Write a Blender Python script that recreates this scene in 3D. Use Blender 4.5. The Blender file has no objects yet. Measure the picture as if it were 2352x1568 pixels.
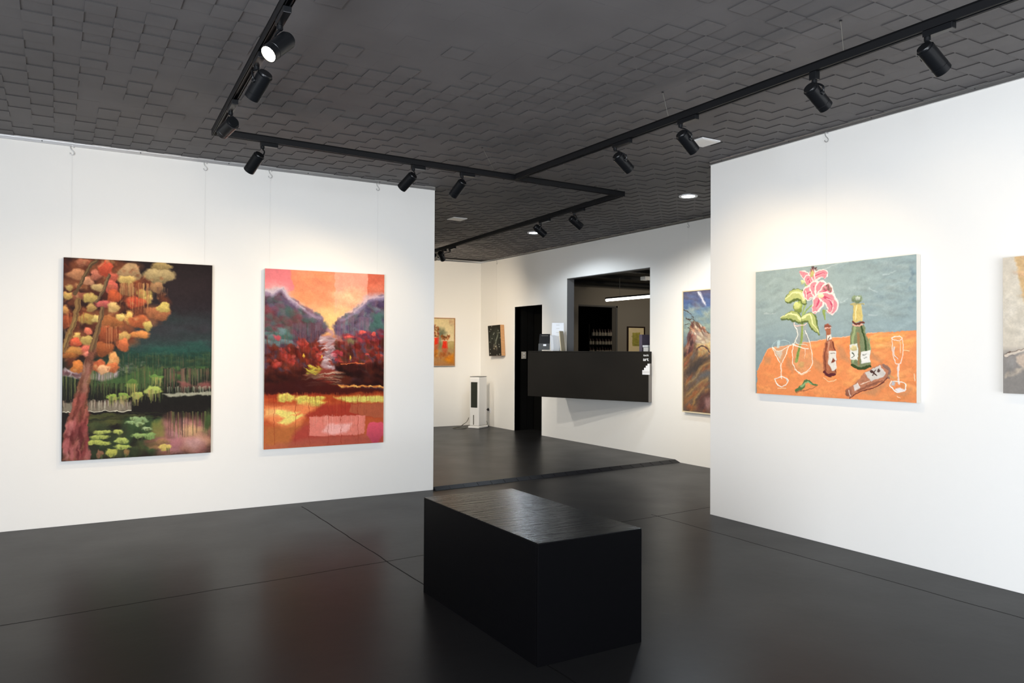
import bpy, bmesh, math, random
import numpy as np
from mathutils import Vector, Matrix
S = bpy.context.scene
COL = S.collection

# ---------------------------------------------------------------- camera
CAM = np.array([0.0, 0.0, 1.25])
F_PX, YAW, PITCH, ROLL = 1760.28, 0.536247, 0.011274, 0.004432
_fw = np.array([math.sin(YAW)*math.cos(PITCH), math.cos(YAW)*math.cos(PITCH), math.sin(PITCH)])
_r0 = np.array([math.cos(YAW), -math.sin(YAW), 0.0]); _u0 = np.cross(_r0, _fw)
_r = _r0*math.cos(ROLL) + _u0*math.sin(ROLL); _u = -_r0*math.sin(ROLL) + _u0*math.cos(ROLL)
cd = bpy.data.cameras.new('camera'); cam = bpy.data.objects.new('camera', cd); COL.objects.link(cam)
cd.sensor_fit = 'HORIZONTAL'; cd.sensor_width = 36.0; cd.lens = F_PX*36.0/2352.0
cd.clip_start = 0.05; cd.clip_end = 100
M = Matrix(((_r[0], _u[0], -_fw[0], 0), (_r[1], _u[1], -_fw[1], 0), (_r[2], _u[2], -_fw[2], 1.25), (0, 0, 0, 1)))
cam.matrix_world = M
S.camera = cam

# ---------------------------------------------------------------- world, daylight, exposure
w = bpy.data.worlds.new('world'); S.world = w; w.use_nodes = True
w.node_tree.nodes['Background'].inputs[0].default_value = (0.60, 0.75, 1.0, 1)
w.node_tree.nodes['Background'].inputs[1].default_value = 0.25
S.view_settings.view_transform = 'Standard'; S.view_settings.look = 'None'
S.view_settings.gamma = 1.0; S.view_settings.exposure = 0.12
S.view_settings.use_curve_mapping = False

DAY = 200.0         # daylight through the shopfront behind the camera
SPOT_W = 33.0       # one track spotlight
WARM = (1.0, 0.755, 0.46)
def area_light(name, loc, rot, sx, sy, power, col):
    l = bpy.data.lights.new(name, 'AREA'); l.shape = 'RECTANGLE'; l.size = sx; l.size_y = sy
    l.energy = power; l.color = col
    o = bpy.data.objects.new(name, l); COL.objects.link(o); o.location = loc; o.rotation_euler = rot
    return o
area_light('daylight', (-0.2, -2.75, 1.40), (math.radians(90), 0, 0), 4.4, 2.3, DAY, (0.93, 0.95, 1.0))

# added area lights: side fill for the right wall, upward fill for the ceiling
area_light('side_fill', (-2.76, -0.65, 1.12), (0, math.radians(-90), 0), 1.8, 3.3, 390, (0.84, 0.91, 1.0))
area_light('ceiling_fill', (-0.2, -2.62, 0.45), (math.radians(128), 0, 0), 4.4, 0.6, 125, (0.86, 0.92, 1.0))
# ---------------------------------------------------------------- measuring helpers
# a point of the photograph (2352 x 1568 frame) put on a real plane of the room
def ray(x, y): return _r*(x-1176)/F_PX - _u*(y-784)/F_PX + _fw
def onx(x, y, X): d = ray(x, y); return CAM + d*(X/d[0])
def ony(x, y, Y): d = ray(x, y); return CAM + d*(Y/d[1])
def onz(x, y, Z): d = ray(x, y); return CAM + d*((Z-1.25)/d[2])
def depth(P): return float((np.array(P)-CAM) @ _fw)
def atd(x, y, D): return CAM + ray(x, y)*D
def proj(P):
    d = np.array(P, float)-CAM; z = d @ _fw
    return np.array([1176+F_PX*(d @ _r)/z, 784-F_PX*(d @ _u)/z])

# ---------------------------------------------------------------- room dimensions
ZC, YL, XR, XB, YF, HB = 2.7103, 6.2511, 4.3149, 6.0167, 11.1346, 0.0248
XL_END, YR_END = 2.904, 4.28
XW, YS = -2.7, -2.7           # west wall, shopfront behind the camera

# ---------------------------------------------------------------- colours and materials
def lin(c):
    c = c/255.0
    return c/12.92 if c <= 0.04045 else ((c+0.055)/1.055)**2.4
def hx(s):
    return tuple(lin(int(s[i:i+2], 16)) for i in (0, 2, 4))
def mat(name, col, rough=0.5, metal=0.0, spec=0.5, emit=None, estr=0.0, bump=None, alpha=1.0, trans=0.0, coat=0.0, var=None):
    m = bpy.data.materials.new(name); m.use_nodes = True
    nt = m.node_tree; b = nt.nodes['Principled BSDF']
    b.inputs['Base Color'].default_value = (*col, 1); b.inputs['Roughness'].default_value = rough
    b.inputs['Metallic'].default_value = metal; b.inputs['Specular IOR Level'].default_value = spec
    b.inputs['Alpha'].default_value = alpha; b.inputs['Transmission Weight'].default_value = trans
    b.inputs['Coat Weight'].default_value = coat
    if emit:
        b.inputs['Emission Color'].default_value = (*emit, 1); b.inputs['Emission Strength'].default_value = estr
    tc = nt.nodes.new('ShaderNodeTexCoord')
    if var:      # (scale, amount, stretch): mottled surface colour
        mp = nt.nodes.new('ShaderNodeMapping'); mp.inputs['Scale'].default_value = var[2]
        n = nt.nodes.new('ShaderNodeTexNoise'); n.inputs['Scale'].default_value = var[0]; n.inputs['Detail'].default_value = 6
        nt.links.new(tc.outputs['Object'], mp.inputs[0]); nt.links.new(mp.outputs[0], n.inputs['Vector'])
        rp = nt.nodes.new('ShaderNodeMapRange'); rp.inputs['To Min'].default_value = 1-var[1]; rp.inputs['To Max'].default_value = 1+var[1]
        rp.inputs['From Min'].default_value = 0.3; rp.inputs['From Max'].default_value = 0.7
        nt.links.new(n.outputs['Fac'], rp.inputs['Value'])
        mx = nt.nodes.new('ShaderNodeVectorMath'); mx.operation = 'SCALE'; mx.inputs[0].default_value = col
        nt.links.new(rp.outputs[0], mx.inputs['Scale']); nt.links.new(mx.outputs[0], b.inputs['Base Color'])
    if bump:     # (scale, strength, distance, stretch)
        mp = nt.nodes.new('ShaderNodeMapping'); mp.inputs['Scale'].default_value = bump[3] if len(bump) > 3 else (1, 1, 1)
        n = nt.nodes.new('ShaderNodeTexNoise'); n.inputs['Scale'].default_value = bump[0]; n.inputs['Detail'].default_value = 4
        nt.links.new(tc.outputs['Object'], mp.inputs[0]); nt.links.new(mp.outputs[0], n.inputs['Vector'])
        bn = nt.nodes.new('ShaderNodeBump'); bn.inputs['Strength'].default_value = bump[1]; bn.inputs['Distance'].default_value = bump[2]
        nt.links.new(n.outputs['Fac'], bn.inputs['Height']); nt.links.new(bn.outputs[0], b.inputs['Normal'])
    return m

m_wall = mat('white wall paint', (0.83, 0.815, 0.775), 0.6, bump=(60, 0.12, 0.002), spec=0.3)
m_ceil = mat('charcoal ceiling paint', (0.128, 0.121, 0.121), 0.7, bump=(90, 0.15, 0.002), var=(2.5, 0.10, (1, 1, 1)), spec=0.35)
m_edge = mat('tile edge shade', (0.050, 0.047, 0.046), 0.8, spec=0.1)  # tile sides coloured darker to draw the shade lines between tiles
m_track = mat('black track metal', (0.006, 0.0062, 0.007), 0.45, spec=.25)
m_slot = mat('dark slot', (0.003, 0.003, 0.003), 0.6)
m_lamp = mat('black satin lamp paint', (0.0055, 0.006, 0.007), 0.30, spec=.35)
m_lens = mat('lit lamp lens', (1, 1, 1), 0.4, emit=(1.0, 0.86, 0.62), estr=60)
m_cool = mat('cool white diffuser', (1, 1, 1), 0.4, emit=(0.80, 0.90, 1.0), estr=45)
m_ring = mat('white light trim', (0.75, 0.75, 0.75), 0.5)
m_rail = mat('brushed aluminium', (0.62, 0.62, 0.62), 0.33, metal=1.0)
m_screw = mat('dark screw', (0.05, 0.05, 0.05), 0.5)
m_wire = mat('steel wire', (0.42, 0.42, 0.42), 0.4, metal=0.6)
m_bench = mat('black gloss paint', (0.0060, 0.0060, 0.0065), 0.20, bump=(5, 0.6, 0.006, (0.7, 14, 4)), spec=.11)
m_black = mat('black plank paint', (0.0035, 0.0035, 0.0032), 0.5, spec=.12)
m_counter = mat('black brown laminate', (0.0105, 0.0088, 0.0070), 0.42, var=(1.3, 0.3, (1, 1, 1)), spec=.2)
m_office = mat('taupe wall paint', (0.215, 0.190, 0.155), 0.6)
m_offdark = mat('black ceiling paint', (0.010, 0.010, 0.010), 0.6)
m_reveal = mat('grey reveal paint', (0.16, 0.155, 0.15), 0.5)
m_white = mat('white plastic', (0.78, 0.77, 0.75), 0.4)
m_paper = mat('white card', (0.82, 0.83, 0.85), 0.5)
m_grille = mat('dark green grille', (0.022, 0.026, 0.018), 0.4)
m_cable = mat('grey cable', (0.16, 0.15, 0.12), 0.5)
m_rubber = mat('black rubber', (0.012, 0.012, 0.012), 0.5)
m_wood = mat('pale wood', hx('b98a5c'), 0.5, var=(6, 0.15, (1, 1, 8)))
m_canvas = mat('raw canvas side', (0.72, 0.69, 0.62), 0.8)
m_black_edge = mat('painted dark edge', (0.03, 0.022, 0.018), 0.6)
m_grey = mat('grey plate', (0.42, 0.39, 0.34), 0.4)
m_purple = mat('grey violet card', hx('6f6474'), 0.6)
m_darkframe = mat('dark brown frame', hx('2a1a10'), 0.4)
m_clear = mat('clear acrylic', (0.5, 0.52, 0.52), 0.15, spec=.2, alpha=0.07)
m_leaf = mat('black leaflet', (0.006, 0.006, 0.007), 0.5, spec=.2)
m_beige = mat('beige board', hx('d8c8a8'), 0.6)

def floor_material():
    m = bpy.data.materials.new('dark grey painted concrete'); m.use_nodes = True
    nt = m.node_tree; N = nt.nodes; L = nt.links; b = N['Principled BSDF']
    tc = N.new('ShaderNodeTexCoord'); sp = N.new('ShaderNodeSeparateXYZ'); L.new(tc.outputs['Object'], sp.inputs[0])
    def math_(op, a, b_=None, c=None):
        n = N.new('ShaderNodeMath'); n.operation = op
        for k, v in enumerate((a, b_, c)):
            if v is None: continue
            if isinstance(v, (int, float)): n.inputs[k].default_value = v
            else: L.new(v, n.inputs[k])
        return n.outputs[0]
    wob = N.new('ShaderNodeTexNoise'); wob.inputs['Scale'].default_value = 3.0
    L.new(tc.outputs['Object'], wob.inputs['Vector'])
    wv = math_('MULTIPLY', math_('SUBTRACT', wob.outputs['Fac'], 0.5), 0.02)
    yy = math_('ADD', math_('SUBTRACT', sp.outputs['Y'], math_('MULTIPLY', sp.outputs['X'], 0.068)), wv)
    xx = math_('ADD', sp.outputs['X'], wv)
    def band(v, at, half):
        return math_('LESS_THAN', math_('ABSOLUTE', math_('SUBTRACT', v, at)), half)
    near = math_('LESS_THAN', sp.outputs['Y'], 6.1)
    dark = math_('MAXIMUM', band(yy, 4.165, 0.0045), math_('MAXIMUM', band(xx, 1.69, 0.0042), math_('MULTIPLY', band(xx, 3.92, 0.0045), math_('LESS_THAN', sp.outputs['Y'], 4.5))))
    dark = math_('MULTIPLY', dark, near)
    # speckles and scuffs
    vo = N.new('ShaderNodeTexVoronoi'); vo.inputs['Scale'].default_value = 5.0
    L.new(tc.outputs['Object'], vo.inputs['Vector'])
    chip = math_('LESS_THAN', vo.outputs['Distance'], 0.035)
    n1 = N.new('ShaderNodeTexNoise'); n1.inputs['Scale'].default_value = 1.6; n1.inputs['Detail'].default_value = 8
    L.new(tc.outputs['Object'], n1.inputs['Vector'])
    g = math_('ADD', 0.8, math_('MULTIPLY', n1.outputs['Fac'], 0.4))
    g = math_('MULTIPLY', g, math_('SUBTRACT', 1.0, math_('MULTIPLY', dark, 0.6)))
    g = math_('MULTIPLY', g, math_('SUBTRACT', 1.0, math_('MULTIPLY', chip, 0.35)))
    sc = N.new('ShaderNodeVectorMath'); sc.operation = 'SCALE'; sc.inputs[0].default_value = (0.0115, 0.0113, 0.0118)
    L.new(g, sc.inputs['Scale']); L.new(sc.outputs[0], b.inputs['Base Color'])
    mpn = N.new('ShaderNodeMapping'); mpn.inputs['Scale'].default_value = (1, 1, 1)
    n2 = N.new('ShaderNodeTexNoise'); n2.inputs['Scale'].default_value = 2.2; n2.inputs['Detail'].default_value = 6
    L.new(tc.outputs['Object'], n2.inputs['Vector'])
    L.new(math_('ADD', 0.26, math_('ADD', math_('MULTIPLY', n2.outputs['Fac'], 0.12), math_('MULTIPLY', dark, 0.4))), b.inputs['Roughness'])
    b.inputs['Specular IOR Level'].default_value = 0.075
    bn = N.new('ShaderNodeBump'); bn.inputs['Strength'].default_value = 0.25; bn.inputs['Distance'].default_value = 0.003
    n3 = N.new('ShaderNodeTexNoise'); n3.inputs['Scale'].default_value = 14; n3.inputs['Detail'].default_value = 5
    L.new(tc.outputs['Object'], n3.inputs['Vector'])
    L.new(math_('SUBTRACT', math_('MULTIPLY', n3.outputs['Fac'], 0.5), math_('ADD', dark, math_('MULTIPLY', chip, 0.4))), bn.inputs['Height'])
    L.new(bn.outputs[0], b.inputs['Normal'])
    return m
m_floor = floor_material()

def paint_material():
    m = bpy.data.materials.new('oil paint on canvas'); m.use_nodes = True
    nt = m.node_tree; b = nt.nodes['Principled BSDF']
    a = nt.nodes.new('ShaderNodeAttribute'); a.attribute_name = 'paint'
    nt.links.new(a.outputs['Color'], b.inputs['Base Color'])
    b.inputs['Roughness'].default_value = 0.55; b.inputs['Specular IOR Level'].default_value = 0.10
    tc = nt.nodes.new('ShaderNodeTexCoord'); n = nt.nodes.new('ShaderNodeTexNoise'); n.inputs['Scale'].default_value = 180
    nt.links.new(tc.outputs['Object'], n.inputs['Vector'])
    bn = nt.nodes.new('ShaderNodeBump'); bn.inputs['Strength'].default_value = 0.2; bn.inputs['Distance'].default_value = 0.001
    nt.links.new(n.outputs['Fac'], bn.inputs['Height']); nt.links.new(bn.outputs[0], b.inputs['Normal'])
    return m
m_paint = paint_material()

# ---------------------------------------------------------------- object helpers
def props(o, label=None, cat=None, group=None, kind=None):
    if label: o['label'] = label
    if cat: o['category'] = cat
    if group: o['group'] = group
    if kind: o['kind'] = kind
    return o
def thing(name, loc, label, cat, group=None):
    o = bpy.data.objects.new(name, None); COL.objects.link(o); o.location = loc; o.empty_display_size = 0.1
    return props(o, label, cat, group)
def root_loc(p):
    while p.parent: p = p.parent
    return np.array(p.location)
def mesh(name, V, Fc, m, parent=None, smooth=False, loc=None):
    """world-space vertices; the object's origin is its thing's origin (or loc, or the mesh base centre)"""
    V = np.array(V, float)
    if parent is not None: org = root_loc(parent)
    elif loc is not None: org = np.array(loc, float)
    else:
        org = np.array([(V[:, 0].min()+V[:, 0].max())/2, (V[:, 1].min()+V[:, 1].max())/2, V[:, 2].min()])
    me = bpy.data.meshes.new(name); me.from_pydata([tuple(v) for v in (V-org)], [], [tuple(f) for f in Fc]); me.update()
    bm = bmesh.new(); bm.from_mesh(me); bmesh.ops.recalc_face_normals(bm, faces=bm.faces); bm.to_mesh(me); bm.free()
    if m: me.materials.append(m)
    if smooth: me.polygons.foreach_set('use_smooth', [True]*len(me.polygons))
    o = bpy.data.objects.new(name, me); COL.objects.link(o)
    if parent is not None: o.parent = parent
    else: o.location = org
    return o
class MB:
    def __init__(s): s.V = []; s.F = []
    def add(s, V, Fc):
        n = len(s.V); s.V += [tuple(map(float, v)) for v in V]; s.F += [tuple(i+n for i in f) for f in Fc]; return s
    def box(s, a, b):
        x0, y0, z0 = a; x1, y1, z1 = b
        return s.add([(x0, y0, z0), (x1, y0, z0), (x1, y1, z0), (x0, y1, z0), (x0, y0, z1), (x1, y0, z1), (x1, y1, z1), (x0, y1, z1)],
                     [(0, 3, 2, 1), (4, 5, 6, 7), (0, 1, 5, 4), (1, 2, 6, 5), (2, 3, 7, 6), (3, 0, 4, 7)])
    def obox(s, c, ax, ay, az):       # oriented box: centre and three half-extent vectors
        c, ax, ay, az = map(lambda q: np.array(q, float), (c, ax, ay, az))
        V = [c+i*ax+j*ay+k*az for k in (-1, 1) for j, i in ((-1, -1), (-1, 1), (1, 1), (1, -1))]
        return s.add(V, [(0, 3, 2, 1), (4, 5, 6, 7), (0, 1, 5, 4), (1, 2, 6, 5), (2, 3, 7, 6), (3, 0, 4, 7)])
    def prism(s, pts, z0, z1):
        n = len(pts)
        V = [(p[0], p[1], z0) for p in pts]+[(p[0], p[1], z1) for p in pts]
        return s.add(V, [tuple(range(n))[::-1], tuple(range(n, 2*n))]+[(i, (i+1) % n, n+(i+1) % n, n+i) for i in range(n)])
    def lathe(s, base, axis, prof, n=32, cap0=True, cap1=True):
        axis = np.array(axis, float); axis /= np.linalg.norm(axis); base = np.array(base, float)
        t = np.array([0, 0, 1.0]) if abs(axis[2]) < 0.9 else np.array([1.0, 0, 0])
        e1 = np.cross(axis, t); e1 /= np.linalg.norm(e1); e2 = np.cross(axis, e1)
        V = []
        for r, h in prof:
            for k in range(n):
                a = 2*math.pi*k/n; V.append(base+axis*h+r*(math.cos(a)*e1+math.sin(a)*e2))
        Fc = []
        for j in range(len(prof)-1):
            for k in range(n): Fc.append((j*n+k, j*n+(k+1) % n, (j+1)*n+(k+1) % n, (j+1)*n+k))
        if cap0: Fc.append(tuple(range(n))[::-1])
        if cap1: Fc.append(tuple(range((len(prof)-1)*n, len(prof)*n)))
        return s.add(V, Fc)
    def tube(s, pts, r, n=8):
        pts = [np.array(p, float) for p in pts]; V = []; up = np.array([0.13, 0.27, 0.95])
        for i, p in enumerate(pts):
            d = pts[min(i+1, len(pts)-1)]-pts[max(i-1, 0)]; d /= np.linalg.norm(d)
            e1 = np.cross(d, up)
            if np.linalg.norm(e1) < 0.1: e1 = np.cross(d, np.array([1.0, 0, 0]))
            e1 /= np.linalg.norm(e1); e2 = np.cross(d, e1)
            for k in range(n):
                a = 2*math.pi*k/n; V.append(p+r*(math.cos(a)*e1+math.sin(a)*e2))
        Fc = [(j*n+k, j*n+(k+1) % n, (j+1)*n+(k+1) % n, (j+1)*n+k) for j in range(len(pts)-1) for k in range(n)]
        Fc += [tuple(range(n))[::-1], tuple(range((len(pts)-1)*n, len(pts)*n))]
        return s.add(V, Fc)
    def build(s, name, m, parent=None, smooth=False, loc=None, bevel=0):
        o = mesh(name, s.V, s.F, m, parent, smooth, loc)
        if bevel:
            md = o.modifiers.new('bevel', 'BEVEL'); md.width = bevel; md.segments = 2; md.limit_method = 'ANGLE'
        if smooth:
            md = o.modifiers.new('edges', 'EDGE_SPLIT'); md.split_angle = math.radians(40)
        return o
def curve(pts, k=8):       # Catmull-Rom through the points
    pts = [np.array(p, float) for p in pts]; P = [2*pts[0]-pts[1]]+pts+[2*pts[-1]-pts[-2]]; out = []
    for i in range(1, len(P)-2):
        for j in range(k):
            t = j/k; a, b, c, d = P[i-1], P[i], P[i+1], P[i+2]
            out.append(0.5*((2*b)+(-a+c)*t+(2*a-5*b+4*c-d)*t*t+(-a+3*b-3*c+d)*t**3))
    out.append(pts[-1]); return out
def structure(mb, name, m, **k):
    return props(mb.build(name, m, **k), kind='structure')

# ================================================================ THE SETTING
# floor: near slab, small tiled ramp, far slab 2.5 cm higher
rn0, rn1 = onz(1000, 1127, 0), onz(1566, 1061.5, 0)
rf0, rf1 = onz(1005, 1117, HB), onz(1548, 1055, HB)
def on_line(a, b, x): t = (x-a[0])/(b[0]-a[0]); return a[1]+(b[1]-a[1])*t
yn = lambda x: on_line(rn0, rn1, x)
yf = lambda x: on_line(rf0, rf1, x)
fb = MB()
fb.add([(XW-.2, YS-.2, 0), (13, YS-.2, 0), (13, yn(13), 0), (XL_END, yn(XL_END), 0), (XL_END, YL+.05, 0), (XW-.2, YL+.05, 0)], [(0, 1, 2, 3, 4, 5)])
fb.add([(XL_END, yf(XL_END), HB), (13, yf(13), HB), (13, 17, HB), (XW-.2, 17, HB), (XW-.2, YL+.06, HB), (XL_END, YL+.06, HB)], [(0, 1, 2, 3, 4, 5)])
fb.add([(XW-.2, YS-.2, -.1), (13, YS-.2, -.1), (13, 17, -.1), (XW-.2, 17, -.1)], [(0, 3, 2, 1)])
structure(fb, 'floor', m_floor, loc=(0, 0, 0))
rb = MB(); x = XL_END+.002; k = 0
while x < 6.0:            # ramp: one row of slanting tiles with joints between
    a, b = x+0.004, x+0.146
    rb.add([(a, yn(a), 0.0015), (b, yn(b), 0.0015), (b, yf(b), HB+.0015), (a, yf(a), HB+.0015), (a, yn(a), -.01), (b, yn(b), -.01), (b, yf(b), -.01), (a, yf(a), -.01)],
           [(0, 1, 2, 3), (0, 4, 5, 1), (1, 5, 6, 2), (2, 6, 7, 3), (3, 7, 4, 0)])
    x += 0.15
rb.add([(XL_END+.001, yn(XL_END), 0.0), (6.4, yn(6.4), 0.0), (6.4, yf(6.4), HB-.001), (XL_END+.001, yf(XL_END), HB-.001)], [(0, 1, 2, 3)])
structure(rb, 'trim_1', mat('dark ramp tile', (0.007, 0.007, 0.009), 0.45, spec=.12), loc=(0, 0, 0))

# ceiling: square fibre tiles in two heights, laid like a checkerboard with flush patches
def build_ceiling():
    rng = np.random.RandomState(5)
    px, py = 0.1180, 0.1235
    x0, y0 = 2.095-px*42, 2.450-py*44
    nx, ny = 94, 112
    drift = 0.010
    Hh = np.zeros((nx, ny))
    low = rng.rand(12, 14); 
    for i in range(nx):
        for j in range(ny):
            X, Y = x0+(i+.5)*px, y0+(j+.5)*py
            r = (i+j) % 2
            # the flush patch over the middle of the front room
            d = math.hypot((X-1.45)/0.75, (Y-2.7)/0.95)
            pf = 0.10 if X > 0.9 else 0.27
            if d < 1.0: pf = 0.93
            elif d < 1.35: pf = 0.55
            v = r*0.0045
            if rng.rand() < pf: v = 0.0
            Hh[i, j] = v+rng.rand()*0.0006
    V = []; Fc = []
    idx = {}
    for i in range(nx):
        for j in range(ny):
            a, b = x0+i*px, x0+(i+1)*px; c, d = y0+j*py+drift*(i-42)*px, y0+(j+1)*py+drift*(i-42)*px
            z = ZC-Hh[i, j]; n = len(V)
            V += [(a, c, z), (b, c, z), (b, d, z), (a, d, z)]; Fc.append((n, n+3, n+2, n+1)); idx[i, j] = n
    for i in range(nx):
        for j in range(ny):
            n = idx[i, j]
            if i+1 < nx:
                m_ = idx[i+1, j]; Fc.append((n+1, n+2, m_+3, m_))
            if j+1 < ny:
                m_ = idx[i, j+1]; Fc.append((n+3, m_, m_+1, n+2))
    # roof slab above
    n = len(V); V += [(XW-.3, YS-.3, ZC+.02), (XB+.4, YS-.3, ZC+.02), (XB+.4, 11.6, ZC+.02), (XW-.3, 11.6, ZC+.02)]; Fc.append((n, n+1, n+2, n+3))
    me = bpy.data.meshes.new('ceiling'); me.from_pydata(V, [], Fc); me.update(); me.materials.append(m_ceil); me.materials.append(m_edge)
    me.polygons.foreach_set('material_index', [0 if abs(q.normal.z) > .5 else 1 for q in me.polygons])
    o = bpy.data.objects.new('ceiling', me); COL.objects.link(o); props(o, kind='structure')
build_ceiling()

T = 0.14
structure(MB().box((XW-.1, YL, 0), (XL_END, YL+T, ZC)), 'wall_left', m_wall, bevel=0.002)
structure(MB().box((XR, YS, 0), (XR+T, YR_END, ZC)), 'wall_right', m_wall, bevel=0.002)
structure(MB().box((XW-.1, YF, 0), (XB+.25, YF+.15, ZC)), 'wall_far', m_wall)
ww = MB()
for (a, b, z0, z1) in ((YS, -2.35, 0, ZC), (-2.35, 1.05, 0, .2), (-2.35, 1.05, 2.06, ZC), (1.05, YF, 0, ZC)): ww.box((XW-.15, a, z0), (XW, b, z1))
structure(ww, 'wall_west', m_wall)
wv2 = MB()
for yy3 in (-2.35, -.68, .99): wv2.box((XW-.12, yy3, .2), (XW-.07, yy3+.06, 2.06))
wv2.box((XW-.12, -2.35, .2), (XW-.07, 1.05, .26)); wv2.box((XW-.12, -2.35, 2.00), (XW-.07, 1.05, 2.06))
structure(wv2, 'added_window', m_track)  # unseen window added so that side light reaches the right wall
# wall with doorway and service opening
TB = 0.105
dy0, dy1, dz = 9.278, 10.048, 1.909
oy0, oy1, oz0, oz1 = 6.939, 8.653, 1.00, 2.236
wb = MB()
for (a, b, z0, z1) in ((YS, oy0, 0, ZC), (oy0, oy1, 0, oz0), (oy0, oy1, oz1, ZC), (oy1, dy0, 0, ZC), (dy0, dy1, dz, ZC), (dy1, YF+.1, 0, ZC)):
    wb.box((XB, a, z0), (XB+TB, b, z1))
structure(wb, 'wall_back', m_wall, loc=(XB, 8, 0))
# grey lining of the service opening
lb = MB()
lb.box((XB+.002, oy1-.006, oz0), (XB+TB+.01, oy1+.0, oz1)); lb.box((XB+.002, oy0, oz1-.008), (XB+TB+.01, oy1, oz1))
lb.box((XB+.002, oy0, oz0), (XB+TB+.01, oy0+.006, oz1))
structure(lb, 'trim_2', m_reveal)
# black plank passage behind the doorway
pb = MB(); yy_ = dy1
x = XB+0.002
while x < XB+.25:
    pb.box((x+.004, dy1, HB), (x+.110, dy1+.03, dz+.3)); pb.box((x, dy1+.012, HB), (x+.12, dy1+.04, dz+.3)); x += .114
pb.box((XB+TB, dy0-.03, HB), (XB+.355, dy0, dz+.3)); pb.box((XB+.355, dy0-.03, HB), (XB+.385, dy1+.04, dz+.3))
pb.box((XB+TB, dy0-.03, dz+.3), (XB+.385, dy1+.04, dz+.33))
pb.box((XB+.001, dy0-.001, HB), (XB+TB, dy0+.004, dz)); pb.box((XB+.001, dy0, dz-.004), (XB+TB, dy1, dz+.001))
structure(pb, 'door_1', m_black)
# the shopfront behind the camera: wall with a wide opening for the daylight
sb = MB()
for (a, b, z0, z1) in ((XW-.1, -2.5, 0, ZC), (-2.5, 2.1, 0, .12), (-2.5, 2.1, 2.55, ZC), (2.1, XB+.2, 0, ZC)):
    sb.box((a, YS-.15, z0), (b, YS, z1))
structure(sb, 'wall_front', m_wall)
wf = MB()
for xx_ in (-2.5, -0.98, 0.54, 2.04): wf.box((xx_, YS-.09, .12), (xx_+.06, YS-.03, 2.55))
wf.box((-2.5, YS-.09, .12), (2.1, YS-.03, .18)); wf.box((-2.5, YS-.09, 2.49), (2.1, YS-.03, 2.55))
structure(wf, 'window_1', m_track)

# picture rails
rail_h = 0.028
def rail(name, a, b, nrm, screws):
    mb = MB(); a = np.array(a, float); b = np.array(b, float); n = np.array(nrm, float)
    c = (a+b)/2; h = (b-a)/2; z = np.array([0, 0, 1.0])
    mb.obox(c+n*.004+z*(ZC-.006-rail_h/2), h, n*.004, z*rail_h/2)
    mb.obox(c+n*.009+z*(ZC-.006-.003), h, n*.004, z*.003)
    mb.obox(c+n*.010+z*(ZC-.006-rail_h+.002), h, n*.004, z*.002)
    o = structure(mb, name, m_rail)
    s_ = MB(); L = np.linalg.norm(b-a); k = .12
    while k < L:
        s_.lathe(a+(b-a)*k/L+n*.008+z*(ZC-.019), n, [(.0045, 0), (.004, .002)], 10); k += screws
    sc = s_.build('screws', m_screw, o); sc['kind'] = 'stuff'
    return o
rail('trim_3', (XW, YL, 0), (XL_END, YL, 0), (0, -1, 0), 0.62)
rail('trim_4', (XR, YR_END, 0), (XR, YS, 0), (-1, 0, 0), 0.62)
rail('trim_5', (XB, YF, 0), (XB, 3.2, 0), (-1, 0, 0), 0.62)
rail('trim_6', (XW, YF, 0), (XB, YF, 0), (0, -1, 0), 0.62)

# ---- office behind the service opening
OY, OZ = 11.70, 2.50
dl_, dr_ = ony(1328.5, 703, OY), ony(1414.6, 706, OY)
dtop = (dl_[2]+dr_[2])/2
of = MB()
of.box((XB+.1, OY, 0), (dl_[0], OY+.12, OZ+.1)); of.box((dr_[0], OY, 0), (13, OY+.12, OZ+.1)); of.box((dl_[0], OY, dtop), (dr_[0], OY+.12, OZ+.1))
structure(of, 'wall_office', m_office, loc=(9, OY, 0))
ob = MB(); ob.box((12.9, 3.5, 0), (13, OY+4, OZ+.4)); ob.box((XB+TB, 3.4, 0), (13, 3.5, OZ+.4))
ob.box((XB+.26, OY+.12, 0), (XB+.3, OY+4, OZ+.4)); ob.box((XB+.26, OY+4, 0), (13, OY+4.1, OZ+.4))
structure(ob, 'wall_service', m_black, loc=(9, 3.4, 0))
oc = MB().box((XB+TB, 3.4, OZ), (13, OY+4.1, OZ+.08))
for k in range(8): oc.box((XB+TB, 4.4+k*.95, OZ-.05), (13, 4.47+k*.95, OZ))
structure(oc, 'ceiling_office', m_offdark, loc=(9, 8, OZ))
structure(MB().box((XB+.15, OY-.03, OZ-.055), (12.9, OY, OZ-.0)), 'trim_7', mat('dark cornice', (.09, .08, .065), .5))
jb = MB(); jb.box((dr_[0]-.0, OY-.012, 0), (dr_[0]+.035, OY, dtop+.03)); jb.box((dl_[0], OY-.012, dtop), (dr_[0]+.035, OY, dtop+.03))
structure(jb, 'trim_8', mat('grey door casing', (.10, .096, .09), .5))

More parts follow.
